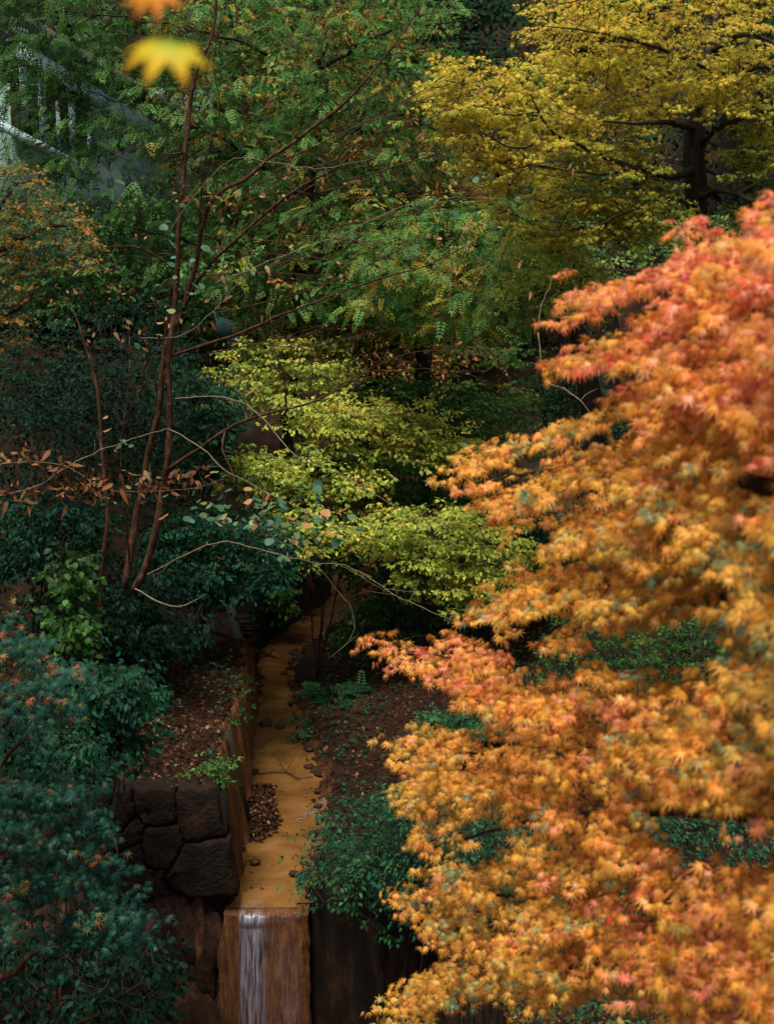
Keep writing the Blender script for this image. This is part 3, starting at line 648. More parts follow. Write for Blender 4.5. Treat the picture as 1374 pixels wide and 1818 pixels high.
# ------------------------------------------------------------------ far forest
def forest_tree(x, y, h, rad, mat, kind, n, size, label, seed, hue=(.0, .55), group='trees on the far hillside', low=.15, bark='bark_dark'):
    z0 = ground_z(x, y); root = empty('forest_tree', (x, y, z0), label, 'tree', group)
    rs = np.random.default_rng(seed); top = np.array([x + rs.normal() * .4, y, z0 + h * .93])
    tr = spline([(x, y, z0 - .3, h * .016 + .05), (x + rs.normal() * .15, y, z0 + h * .35, h * .012 + .03), (x + rs.normal() * .3, y, z0 + h * .65, h * .008 + .02), (*top, .03)], .8)
    g = Geo(); g.tube(tr[:, :3], tr[:, 3], 8, rough=.05)
    nb = int(h * 2.6); cl = []
    for i in range(nb):
        f = low + (1 - low) * (i + .5) / nb; a = i * 2.4 + rs.random(); rr = rad * (1 - max(0, f - .35) ** 1.6 * 1.5) * rs.uniform(.6, 1.05)
        j = int(f * (len(tr) - 1)); s = tr[j, :3]; e = s + np.array([math.cos(a) * rr, math.sin(a) * rr, rr * rs.uniform(-.05, .3)])
        Lb = spline([(*s, tr[j, 3] * .5), (*((s + e) / 2 + [0, 0, .12 * rr]), .03), (*e, .012)], .6); g.tube(Lb[:, :3], Lb[:, 3], 5, cap=False)
        for t_ in (.45, .7, .95): cl.append((*(s + (e - s) * t_ + rs.normal(size=3) * .25), .35 + .35 * rs.random() + .1 * rr, rs.random()))
    g.obj('trunk', [M[bark]], root)
    cl = np.array(cl); pick = rs.integers(0, len(cl), n); C = cl[pick]
    v = unit(rs.normal(size=(n, 3))) * (rs.random((n, 1)) ** .45); v[:, 2] *= .38
    pos = C[:, :3] + v * C[:, 3:4] * 1.5; out_ = v + rs.normal(scale=.4, size=(n, 3)); tip = out_ + [0, 0, -.3]
    nrm = np.array([0, -.35, 1.0]) + rs.normal(scale=.45, size=(n, 3))
    hu = hue[0] + (hue[1] - hue[0]) * (.65 * C[:, 4] + .35 * rs.random(n))
    link('crown', leaves_mesh('crown', kind, pos, tip, nrm, size * rs.uniform(.6, 1.3, n), hu), root, [M[mat]])
    return root
FAR = [(-14, 44, 13, 4.2, 'teal', 'dark evergreen behind the house roof in the top left corner'), (-9.5, 49, 15, 4.5, 'green', 'green tree rising behind the house roof, right of the dark evergreen'),
       (-4.5, 44, 13, 4.0, 'green', 'dense green tree behind the tall leafy tree, right of the blurred yellow leaf'), (-1, 50, 15, 4.5, 'teal', 'dark tree glimpsed through the boughs at the top edge left of centre'),
       (2.0, 43, 12, 3.6, 'teal', 'dark teal evergreen filling the gap left of the golden maple at the top'), (5.2, 47, 14, 4.2, 'green', 'green tree showing through the left half of the golden maple'),
       (9.0, 43, 13, 4, 'teal', 'dark tree behind the trunk of the golden maple'), (12.5, 48, 14, 4.4, 'green', 'green tree behind the golden maple boughs in the top right corner'),
       (0.5, 60, 15, 5, 'green', 'farthest green tree, beyond the dark evergreen at the top centre'), (7, 60, 15, 5, 'teal', 'farthest dark tree, beyond the golden maple top')]
for k_, (x, y, h, rd, mt, lbl) in enumerate(FAR): forest_tree(x, y, h, rd, mt, 'oval4', 9000, .17, lbl, 100 + k_)
for k_, (x, y, h, rd, lbl) in enumerate([(0.9, 40, 9.6, 2.4, 'olive brown tree standing behind the dark hollow right of centre'), (-1.2, 42, 9.5, 2.2, 'smaller olive brown tree left of the other one, behind the leafy boughs')]):
    forest_tree(x, y, h, rd, 'olive', 'oval4', 9000, .11, lbl, 157 + k_, (.35, .95), low=.3)

# ------------------------------------------------------------------ trunks right of centre
def trunk_thing(name, label, rows, bark, cat='tree', stubs=()):
    root = empty(name, at(*rows[0][:3]), label, cat); g = Geo(); P = pl(rows, .3, .01); g.tube(P[:, :3], P[:, 3], 12, rough=.06)
    for s in stubs: Q = pl(s, .2, .01); g.tube(Q[:, :3], Q[:, 3], 6, rough=.05)
    g.obj('trunk', [bark], root); return root, P
t1 = pl([(1066, 900, 26, .24), (1058, 780, 26, .21), (1045, 680, 26, .19), (1030, 600, 26, .17), (1010, 520, 26, .16), (985, 430, 26.2, .14), (962, 350, 26.4, .12), (945, 290, 26.6, .10), (925, 200, 27, .07)], .3, .01)
pts, _ = sample_region([(640, 420), (760, 370), (900, 350), (1040, 420), (1000, 520), (940, 580), (760, 590), (620, 540)], 25, 28.5, 420, .45, 1.3)
grow('leaning_tree', 'dark leaning tree with lichen patched bark and hanging green leaflets', 'tree', [t1, pl([(1010, 520, 26, .06), (960, 500, 26, .05), (860, 480, 26.3, .03), (740, 470, 27, .015)], .3, .02), pl([(985, 430, 26.2, .06), (920, 410, 26.5, .04), (820, 400, 26.8, .02)], .3, .02)],
     pts, 'pinnate', M['green'], M['bark_dark'], L=.45, k=7, size=.26, hue=RNG.uniform(.45, .95, len(pts)), step=.4, droop=.6, curl=(0, .3))
t2 = pl([(1235, 900, 25, .23), (1240, 600, 25, .20), (1238, 420, 25, .175), (1236, 330, 25, .17), (1232, 240, 25, .17), (1238, 180, 25.1, .14), (1262, 90, 25.3, .11), (1285, 0, 25.5, .09), (1300, -90, 25.5, .05)], .3, .01)
lb = [pl([(a, b, max(21.4, c - (.7 if i_ else 0)), d * .62) for i_, (a, b, c, d) in enumerate(r)], .25, .010) for r in [
    [(1232, 300, 25, .12), (1190, 315, 24.6, .085), (1130, 298, 24.2, .07), (1075, 280, 23.8, .055), (1030, 258, 23.4, .045), (985, 238, 23, .03), (955, 200, 22.8, .022), (935, 150, 22.6, .012)],
    [(985, 238, 23, .025), (930, 262, 22.6, .022), (880, 250, 22.2, .018), (830, 215, 21.8, .010)],
    [(955, 200, 22.8, .02), (910, 205, 22.4, .015), (870, 200, 22, .008)],
    [(1232, 230, 25, .08), (1180, 215, 24, .06), (1130, 220, 23.5, .04), (1070, 215, 23, .025)],
    [(1236, 190, 25, .07), (1260, 130, 24.5, .05), (1190, 95, 24, .045), (1120, 70, 23.6, .035), (1040, 55, 23, .02), (960, 45, 22.6, .01)],
    [(1262, 90, 25.3, .07), (1330, 60, 24.6, .05), (1400, 90, 24, .04)], [(1285, 0, 25.4, .05), (1200, -20, 24.5, .04), (1080, -10, 23.6, .02), (980, 10, 22.8, .01)],
    [(1238, 350, 25, .09), (1290, 340, 24.4, .07), (1350, 362, 24, .06), (1420, 380, 23.6, .05)], [(1236, 360, 25, .06), (1180, 355, 24.4, .045), (1120, 375, 24, .03), (1060, 400, 23.5, .015)],
    [(1236, 260, 25, .07), (1300, 215, 24.4, .05), (1400, 190, 24, .04)], [(1240, 160, 25, .06), (1320, 130, 24.4, .05), (1400, 110, 24, .03)], [(1130, 298, 24.2, .05), (1060, 310, 23.6, .03), (990, 300, 23, .015), (900, 290, 22.5, .01)]]]
tiers = [([(762, 150), (800, 118), (860, 120), (960, 100), (990, 130), (1000, 230), (960, 300), (900, 300), (850, 290), (790, 230), (765, 190)], 21.6, 23.6, 520, .62),
         ([(930, 70), (990, -20), (1150, -60), (1420, -60), (1420, 30), (1200, 60), (1100, 110), (960, 130)], 22.4, 25.4, 520, .68),
         ([(1000, 120), (1120, 90), (1200, 120), (1210, 200), (1100, 260), (1000, 250)], 22.8, 24.6, 330, .6),
         ([(980, 250), (1080, 250), (1180, 270), (1190, 300), (1090, 300), (1000, 300)], 22.8, 24.2, 120, .5),
         ([(1190, 80), (1420, 60), (1420, 210), (1300, 200), (1220, 180)], 23, 25, 300, .6),
         ([(1270, 240), (1420, 190), (1420, 330), (1250, 310)], 23.4, 25, 180, .35),
         ([(850, 300), (1000, 300), (1080, 400), (1040, 450), (940, 440), (880, 380)], 23, 24.6, 230, .52),
         ([(950, 330), (1040, 320), (1190, 335), (1220, 400), (1110, 440), (1000, 420)], 23.2, 25, 330, .42),
         ([(1270, 370), (1420, 320), (1420, 430), (1290, 420)], 23.4, 25, 100, .3)]
PP = []; HH = []
for poly, a, b_, n, hu in tiers:
    p_, _ = sample_region(poly, a, b_, n, .53, 1.7, 14); sl = p_[:, 2] + .22 * p_[:, 0] + .25 * np.sin(p_[:, 1] * 2.1) + .12 * np.sin(p_[:, 0] * 3.3); p_[:, 2] += (np.round(sl / .42) * .42 - sl) * RNG.uniform(.25, .8, len(p_))
    PP.append(p_); HH.append(np.clip(RNG.normal(hu, .13, len(p_)), 0, 1))
PP = np.vstack(PP); HH = np.concatenate(HH)
grow('yellow_maple', 'golden yellow maple with dark spreading branches at the upper right', 'tree', [t2] + lb, PP, 'star5', M['yellow'], M['bark_dark'], L=.36, k=17, size=.058, hue=HH, huej=.1, step=.3, droop=.45, r0=.005, thin=.003, out=(-.3, -.2, 0), width=.55, curl=(.1, .6), face=.6, flat=.03)
# small yellow-green maple under it
l0 = [pl([(1000, 640, 25, .05), (990, 560, 24.6, .04), (1000, 500, 24.4, .03), (1020, 470, 24.2, .015)], .2, .01)]
p_, _ = sample_region([(890, 520), (930, 480), (1000, 452), (1070, 455), (1080, 550), (1010, 570), (960, 530), (900, 540)], 23.6, 25, 260, .3)
grow('young_maple', 'small yellow green maple under the golden one, beside the dark leaning trunk', 'tree', l0, p_, 'star5', M['yellowgreen'], M['bark_dark'], L=.32, k=20, size=.045, hue=RNG.normal(.72, .12, len(p_)), out=(-.4, -.2, 0))
for rows, lb_, nm in (([(552, 1090, 33.5, .17), (545, 1040, 33.5, .15), (530, 980, 33.5, .13), (520, 900, 33.5, .11), (515, 780, 33.6, .09)], 'orange brown tree trunk at the head of the stream', 'tree_trunk'),
                      ([(640, 1060, 35.5, .12), (632, 1000, 35.5, .11), (628, 930, 35.5, .09), (626, 820, 35.6, .07)], 'dim brown trunk right of the one at the head of the stream', 'tree_trunk'),
                      ([(478, 1140, 30.6, .05), (468, 1090, 30.6, .045), (458, 1030, 30.6, .04), (450, 900, 30.8, .03)], 'slim bare trunk left of the stream bend', 'tree_trunk'),
                      ([(1110, 480, 30, .12), (1108, 380, 30, .11), (1104, 300, 30, .10), (1100, 150, 30, .08)], 'slim dark trunk between the golden maple and the leaning tree', 'tree_trunk'),
                      ([(1080, 860, 31, .15), (1090, 700, 31, .14), (1085, 560, 31, .13), (1085, 430, 31, .11)], 'dark trunk just behind the leaning tree', 'tree_trunk')):
    trunk_thing(nm, lb_, rows, M['bark_clay'] if 'stream' in lb_ and 'slim' not in lb_ else M['bark_dark'])

# ------------------------------------------------------------------ green tree filling the upper centre
t3 = pl([(500, 1000, 32, .20), (510, 800, 32, .18), (520, 600, 31.5, .15), (540, 400, 31, .12), (560, 200, 30.5, .09), (580, 0, 30, .06), (590, -120, 30, .03)], .4, .02)
lbs = [pl(r, .3, .02) for r in [[(520, 600, 31.5, .06), (440, 500, 30, .05), (340, 430, 29, .03), (220, 400, 28, .015)], [(530, 480, 31, .06), (640, 420, 30, .04), (740, 380, 29, .02)], [(545, 360, 31, .06), (420, 260, 29.5, .04), (280, 200, 28.5, .02), (150, 160, 28, .01)],
       [(550, 300, 31, .05), (650, 220, 29.5, .03), (760, 200, 29, .015)], [(565, 160, 30, .05), (440, 80, 29, .03), (280, 40, 28, .02), (120, 20, 28, .01)], [(570, 120, 30, .05), (680, 60, 29.5, .03), (800, 40, 29.5, .015)]]]
P1, q1 = sample_region([(260, -40), (560, -60), (800, -40), (800, 60), (770, 140), (790, 260), (760, 400), (700, 520), (560, 560), (420, 540), (330, 420), (300, 250)], 27, 32, 1700, .42, .9, 25)
P2, q2 = sample_region([(-20, -40), (260, -40), (320, 120), (330, 320), (340, 480), (200, 470), (60, 340), (110, 190), (-20, 150)], 27.5, 31, 420, .42, 1.2, 25, seed=4)
P5, _ = sample_region([(-20, 120), (100, 150), (160, 260), (120, 330), (-20, 310)], 28, 31, 80, .42, 1.2, 25); P2 = np.vstack([P2, P5]); P1, P3 = P1[:850], P1[1150:]
hu = np.concatenate([RNG.normal(.62, .2, len(P1)), RNG.normal(.35, .15, len(P2))])
grow('leafy_tree', 'tall leafy green tree filling the upper centre, small leaflets on long boughs', 'tree', [t3] + lbs, np.vstack([P1, P2]), 'pinnate', M['green'], M['bark_dark'], L=.55, k=7, size=.23, hue=hu, huej=.12, step=.5, droop=.5, r0=.004, face=.6, curl=(0, .35), width=.6)
t4 = pl([(760, 900, 34, .20), (750, 640, 34, .18), (730, 420, 33.5, .14), (700, 200, 33, .10), (690, 0, 32.5, .06), (690, -100, 32, .03)], .4, .02)
P4, _ = sample_region([(330, 60), (560, -40), (810, -40), (800, 120), (780, 300), (700, 520), (560, 560), (400, 480)], 30, 33.5, 760, .54, 1.1, 30, seed=9)
P4 = np.vstack([P4, P3])
grow('broadleaf_tree', 'bright leaved tree threaded through the tall leafy one at upper centre', 'tree', [t4, pl([(730, 420, 33.5, .06), (620, 360, 32, .04), (480, 330, 31, .015)], .3, .02), pl([(705, 230, 33, .06), (600, 160, 31.5, .04), (430, 130, 30.5, .015)], .3, .02)],
     P4, 'oval', M['green'], M['bark_dark'], L=.45, k=20, size=.105, hue=RNG.normal(.66, .2, len(P4)), huej=.14, step=.5, droop=.4, face=.8, width=.6)
# olive tree centre
l0 = [pl([(700, 620, 34, .12), (710, 480, 34, .10), (720, 360, 33.8, .07), (730, 280, 33.6, .03)], .3, .02), pl([(712, 440, 34, .05), (650, 360, 33, .03), (600, 320, 32.6, .01)], .3, .02)]
p_, _ = sample_region([(590, 320), (640, 262), (740, 250), (830, 280), (860, 360), (800, 400), (700, 410), (610, 380)], 32, 34.5, 380, .3)
grow('olive_tree', 'olive brown autumn tree behind the boughs at upper centre', 'tree', l0, p_, 'oval4', M['olive'], M['bark_dark'], L=.42, k=24, size=.085, hue=RNG.normal(.6, .18, len(p_)))
# mixed green and orange maple at the left edge
l0 = [pl([(-120, 900, 21, .14), (-90, 650, 21, .12), (-40, 500, 20.6, .08), (40, 420, 20.2, .05), (120, 400, 20, .02)], .3, .02), pl([(-60, 540, 20.8, .06), (0, 560, 20, .04), (60, 520, 19.8, .015)], .3, .02), pl([(-60, 500, 20.8, .05), (0, 360, 20.2, .03), (60, 320, 20, .012)], .3, .02)]
p_, q_ = sample_region([(-60, 300), (30, 290), (110, 350), (180, 430), (175, 480), (90, 470), (40, 510), (30, 600), (-20, 630), (-60, 620)], 19.4, 21.4, 430, .35)
grow('mixed_maple', 'maple turning from green to orange at the left edge below the house', 'tree', l0, p_, 'star5', M['mixtree'], M['bark_dark'], L=.3, k=20, size=.042, hue=np.clip(RNG.normal(.55, .2, len(p_)), 0, 1), out=(.3, -.2, 0), thin=.003)

# ------------------------------------------------------------------ pale green boughs in the centre
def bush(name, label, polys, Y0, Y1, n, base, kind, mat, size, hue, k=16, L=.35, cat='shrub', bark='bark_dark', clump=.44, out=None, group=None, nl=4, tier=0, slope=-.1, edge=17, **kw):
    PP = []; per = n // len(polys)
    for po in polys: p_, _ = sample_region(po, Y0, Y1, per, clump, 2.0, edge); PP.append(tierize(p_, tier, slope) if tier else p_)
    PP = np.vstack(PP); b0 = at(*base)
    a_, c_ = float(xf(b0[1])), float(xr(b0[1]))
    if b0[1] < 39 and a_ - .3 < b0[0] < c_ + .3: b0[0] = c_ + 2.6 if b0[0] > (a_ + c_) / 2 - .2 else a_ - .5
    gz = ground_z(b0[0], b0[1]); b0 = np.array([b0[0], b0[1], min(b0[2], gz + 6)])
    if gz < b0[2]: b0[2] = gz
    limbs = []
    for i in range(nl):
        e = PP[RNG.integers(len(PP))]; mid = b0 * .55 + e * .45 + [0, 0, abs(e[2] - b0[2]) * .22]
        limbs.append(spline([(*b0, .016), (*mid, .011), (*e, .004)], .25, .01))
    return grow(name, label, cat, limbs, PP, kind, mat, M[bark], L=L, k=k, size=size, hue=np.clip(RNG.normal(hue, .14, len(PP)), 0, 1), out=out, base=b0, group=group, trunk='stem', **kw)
YG = M['yellowgreen']
bush('pale_shrub', 'pale yellow green shrub behind the bare boughs left of centre', [[(365, 690), (400, 640), (470, 600), (560, 610), (620, 650), (600, 700), (540, 725), (430, 720), (380, 715)]], 27, 28.6, 330, (470, 900, 28), 'oval', YG, .075, .68, out=(0, -.4, 0), droop=.5, tier=.34, slope=-.28, flat=.02, clump=.53, edge=26, wide=1.1)
bush('pale_shrub', 'long pale green bough sloping from centre to the orange maple tip', [[(490, 700), (620, 712), (760, 735), (800, 780), (865, 800), (850, 830), (760, 815), (680, 800), (560, 770), (500, 740)]], 26, 27.6, 620, (560, 940, 27.6), 'oval', YG, .072, .72, out=(.5, -.4, 0), droop=.5, tier=.34, slope=-.28, flat=.02, clump=.53, edge=26, wide=1.1)
bush('pale_shrub', 'yellow green shrub layer just above the round mottled leaves', [[(390, 800), (470, 800), (560, 830), (690, 845), (660, 870), (560, 880), (430, 870), (400, 830)]], 25.6, 27.4, 330, (500, 1000, 27.4), 'oval', YG, .075, .66, out=(.3, -.4, 0), droop=.5, tier=.34, slope=-.28, flat=.02, clump=.53, edge=26, wide=1.1)
bush('pale_shrub', 'broad yellow green shrub hanging above the dark right bank', [[(480, 900), (600, 900), (700, 905), (780, 900), (920, 945), (940, 985), (890, 1050), (830, 1085), (760, 1040), (700, 1000), (620, 970), (520, 960)]], 24.6, 26.6, 860, (760, 1180, 27), 'oval', YG, .075, .70, out=(.3, -.5, 0), droop=.4, tier=.34, slope=-.28, flat=.02, clump=.53, edge=26, wide=1.1)
bush('green_shrub', 'mid green layered shrub right of centre under the dark hollow', [[(640, 680), (720, 660), (850, 690), (900, 730), (950, 780), (920, 830), (860, 800), (760, 730), (680, 720)]], 28.4, 30, 380, (800, 900, 30), 'oval', M['green'], .07, .55, out=(.2, -.4, 0), droop=.4, tier=.36, slope=-.3, flat=.02, clump=.5)
bush('green_shrub', 'darker green shrub between the two pale boughs', [[(560, 800), (660, 800), (840, 830), (840, 890), (760, 900), (600, 890), (500, 800)]], 28, 30, 480, (700, 1000, 30), 'oval4', M['green'], .075, .42, out=(0, -.4, 0))
bush('green_shrub', 'shaded shrub behind the orange maple tip', [[(820, 870), (960, 900), (1000, 960), (930, 1010), (900, 960)]], 26.5, 28, 300, (900, 1100, 28), 'oval4', M['teal'], .07, .75)
bush('green_shrub', 'faint olive layered bough in the dark gap right of centre', [[(760, 600), (870, 610), (990, 630), (960, 650), (800, 630)], [(860, 680), (980, 710), (1000, 730), (900, 715)]], 30, 31.5, 130, (900, 900, 31), 'star5', M['green'], .06, .7, out=(.3, -.3, 0))
bush('green_shrub', 'blue green shrub in front of the leaning trunk', [[(960, 640), (1040, 660), (1110, 720), (1120, 780), (1000, 760), (940, 720)]], 27.5, 29, 260, (1030, 900, 28.5), 'oval4', M['teal'], .07, .85)
bush('green_shrub', 'leafy undergrowth shrub over the head of the stream', [[(650, 1000), (760, 1010), (830, 1090), (780, 1170), (650, 1175), (600, 1150), (625, 1100), (665, 1055)]], 28.5, 30.5, 560, (820, 1200, 29), 'oval', M['green'], .085, .4, out=(-.2, -.4, 0))
bush('green_shrub', 'small green leaves beside the orange brown trunk', [[(540, 950), (610, 950), (650, 990), (640, 1030), (570, 1010)], [(460, 1040), (520, 1040), (505, 1090), (470, 1085)]], 30, 31.5, 200, (440, 1100, 31), 'oval', M['green'], .085, .55, out=(-.2, -.4, 0))
bush('green_shrub', 'leafy bush growing against the lower wall of the house', [[(-20, 330), (120, 380), (330, 350), (420, 440), (520, 540), (420, 600), (250, 560), (100, 560), (-20, 520)]], 33, 36, 900, (220, 620, 35), 'oval', M['green'], .12, .45, L=.5, clump=.46)
bush('green_shrub', 'yellow flecked bush under the tall leafy tree at centre left', [[(420, 560), (560, 500), (720, 500), (850, 520), (820, 560), (680, 610), (560, 660), (430, 640)]], 30.5, 32.5, 560, (700, 760, 32), 'oval', M['yellowgreen'], .09, .5, edge=35)
bush('dark_shrub', 'dark teal shrub behind the slim leaning stems', [[(330, 640), (420, 700), (420, 790), (360, 860), (300, 900), (230, 880), (330, 760)]], 24, 26.5, 460, (360, 1050, 25.5), 'oval4', M['teal'], .08, .55)
bush('dark_shrub', 'dark teal shrub overhanging the left side of the stream bend', [[(270, 930), (350, 900), (480, 920), (515, 970), (495, 1030), (430, 1060), (330, 1060), (260, 1010)]], 22.5, 25.5, 760, (350, 1130, 25), 'oval', M['teal'], .075, .62, out=(.2, -.4, 0), droop=.6)
bush('dark_shrub', 'dark shrub left of the slim stems above the climbing ivy', [[(-20, 900), (100, 880), (190, 900), (190, 1000), (90, 1010), (-20, 1020)]], 20.5, 22.5, 360, (60, 1150, 22), 'oval', M['teal'], .08, .45, droop=.7)
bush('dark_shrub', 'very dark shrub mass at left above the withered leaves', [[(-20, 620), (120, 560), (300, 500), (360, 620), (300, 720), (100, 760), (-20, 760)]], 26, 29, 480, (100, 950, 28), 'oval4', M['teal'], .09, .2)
bush('dark_shrub', 'dark low shrub on the bank behind the litter', [[(170, 1130), (260, 1100), (330, 1110), (300, 1150), (200, 1180)]], 21.5, 23, 170, (230, 1200, 22.5), 'oval', M['teal'], .075, .5, droop=.6)
bush('dark_shrub', 'dark shrub with broad leaves behind the green maple', [[(100, 1190), (240, 1180), (270, 1240), (250, 1310), (160, 1380), (60, 1340)]], 15, 17.2, 520, (130, 1480, 17), 'oval', M['teal'], .075, .6, droop=.7)
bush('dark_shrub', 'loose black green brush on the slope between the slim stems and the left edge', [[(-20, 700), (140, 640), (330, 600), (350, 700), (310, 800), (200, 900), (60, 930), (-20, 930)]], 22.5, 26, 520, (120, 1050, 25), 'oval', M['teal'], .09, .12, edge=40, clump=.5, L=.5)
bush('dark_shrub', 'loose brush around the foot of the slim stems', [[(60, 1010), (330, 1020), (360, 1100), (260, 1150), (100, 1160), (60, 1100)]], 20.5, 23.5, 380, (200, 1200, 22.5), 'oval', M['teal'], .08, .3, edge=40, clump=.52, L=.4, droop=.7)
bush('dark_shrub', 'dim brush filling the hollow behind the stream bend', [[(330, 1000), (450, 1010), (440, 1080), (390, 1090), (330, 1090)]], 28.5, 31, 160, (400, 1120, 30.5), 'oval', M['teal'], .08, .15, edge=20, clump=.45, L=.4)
bush('green_shrub', 'dim leafy brush under the golden maple above the orange crown', [[(900, 380), (1100, 400), (1300, 380), (1374, 420), (1250, 480), (1050, 500), (900, 480)]], 29, 32, 420, (1150, 800, 31), 'oval', M['yellowgreen'], .09, .25, edge=25, clump=.45, L=.45)
bush('ivy', 'mid green climbing ivy beside the slim stem at left', [[(105, 965), (165, 960), (150, 1040), (140, 1080), (165, 1180), (110, 1170), (95, 1060)]], 17.6, 18.6, 110, (130, 1250, 18.3), 'oval', M['green'], .085, .36, k=8, L=.25, droop=.9, cat='ivy', crown='leaves', wide=1.5)
bush('fern', 'blue green fern on the dark right bank beside the pale rock', [[(560, 1215), (620, 1215), (640, 1260), (590, 1290), (555, 1260)]], 25.4, 26.4, 60, (590, 1290, 25.8), 'pinnate', M['teal'], .26, .9, k=6, L=.15, cat='fern', crown='fronds')
bush('fern', 'sparse seedlings at the stream edge above the dark rock', [[(515, 1270), (560, 1265), (575, 1310), (540, 1340)]], 24, 25, 40, (550, 1320, 24.3), 'oval', M['teal'], .07, .9, k=6, L=.15, cat='fern', crown='fronds')
bush('low_shrub', 'teal ground shrub on the litter bank behind the orange maple', [[(750, 1275), (820, 1265), (900, 1275), (900, 1300), (780, 1305)]], 20.6, 22, 260, (820, 1330, 21), 'oval', M['teal'], .06, .95, L=.2, crown='foliage')
bush('low_shrub', 'teal leafy shrub spilling over the low bank right of the lip', [[(655, 1440), (700, 1390), (790, 1390), (900, 1440), (860, 1570), (780, 1600), (640, 1605), (545, 1590), (535, 1565), (585, 1510)]], 16.4, 19.0, 820, (740, 1570, 17.6), 'oval', M['teal'], .058, .8, clump=.54, edge=42, L=.36, k=12, crown='foliage', droop=.6)
bush('low_shrub', 'trailing leaves hanging down the dark wall right of the waterfall', [[(600, 1600), (780, 1580), (780, 1660), (720, 1640), (700, 1680), (650, 1640)]], 16.6, 17.2, 90, (690, 1580, 17.2), 'oval', M['teal'], .055, .9, L=.2, k=9, crown='foliage', droop=1.2, cat='shrub')
bush('low_shrub', 'green weeds on the front lip of the stone wall', [[(340, 1350), (410, 1335), (420, 1370), (395, 1400), (330, 1405), (240, 1410), (300, 1385)]], 18.0, 18.9, 90, (340, 1400, 18.5), 'oval', M['green'], .055, .45, L=.15, k=8, crown='foliage')
bush('low_shrub', 'tufts of weeds hanging over the clay edge above the stream', [[(372, 1300), (400, 1270), (432, 1195), (450, 1215), (440, 1270), (405, 1330)]], 20.5, 23.5, 80, (395, 1290, 21.5), 'oval', M['green'], .05, .3, L=.15, k=7, crown='foliage', edge=12, droop=.9)
bush('low_shrub', 'green undergrowth in the gap between the orange tiers', [[(980, 1100), (1120, 1080), (1320, 1070), (1374, 1100), (1374, 1200), (1150, 1230), (960, 1220)]], 15.5, 18, 480, (1160, 1250, 17), 'oval', M['green'], .055, .22, L=.25, k=14, crown='foliage')
bush('low_shrub', 'dark undergrowth behind the lower orange tiers', [[(780, 1480), (900, 1450), (1374, 1420), (1374, 1560), (1150, 1580), (860, 1580)]], 13.5, 16, 360, (1080, 1560, 15), 'oval', M['teal'], .055, .7, L=.25, k=12, crown='foliage')
bush('low_shrub', 'low green plants on the near right terrace', [[(900, 1720), (1374, 1700), (1374, 1840), (900, 1840)]], 11.5, 13, 130, (1100, 1800, 12.3), 'oval', M['teal'], .05, .8, L=.2, k=10, crown='foliage')
# scattered seedlings on the banks: uncountable ground cover
def cover(name, label, fn, n, size, mat, hue):
    P = np.array([fn() for _ in range(n)]); Z = height(P[:, 0], P[:, 1]); ok = Z > .02; P, Z = P[ok], Z[ok]; n = len(P)
    mask = np.array([mnoise.noise(Vector((a * .9, b_ * .9, 7))) > -.05 for a, b_ in P]); P, Z = P[mask], Z[mask]; n = len(P)
    base = np.column_stack([P, Z + RNG.uniform(.03, .14, n)]); k = 4; pos = np.repeat(base, k, 0); a = RNG.uniform(0, 6.28, n * k)
    tip = np.column_stack([np.cos(a), np.sin(a), RNG.uniform(-.3, .4, n * k)]); nr = np.array([0, -.3, 1.0]) + RNG.normal(scale=.3, size=(n * k, 3))
    tag(link(name, leaves_mesh(name, 'oval', pos, tip, nr, size * RNG.uniform(.5, 1.3, n * k), np.clip(RNG.normal(hue, .2, n * k), 0, 1)), None, [mat]), label, 'ground cover', kind='stuff')
cover('undergrowth', 'sparse seedlings among the litter right of the stream', lambda: (random.uniform(-1.2, 7), random.uniform(14, 34)), 5200, .06, M['teal'], .6)
cover('undergrowth', 'sparse seedlings on the litter bank left of the stream', lambda: (random.uniform(-7, -2), random.uniform(18.2, 34)), 2200, .06, M['teal'], .6)
cover('undergrowth', 'dim undergrowth covering the forest floor of the hillside', lambda: (random.uniform(-18, 18), random.uniform(33, 52)), 9000, .13, M['green'], .25)

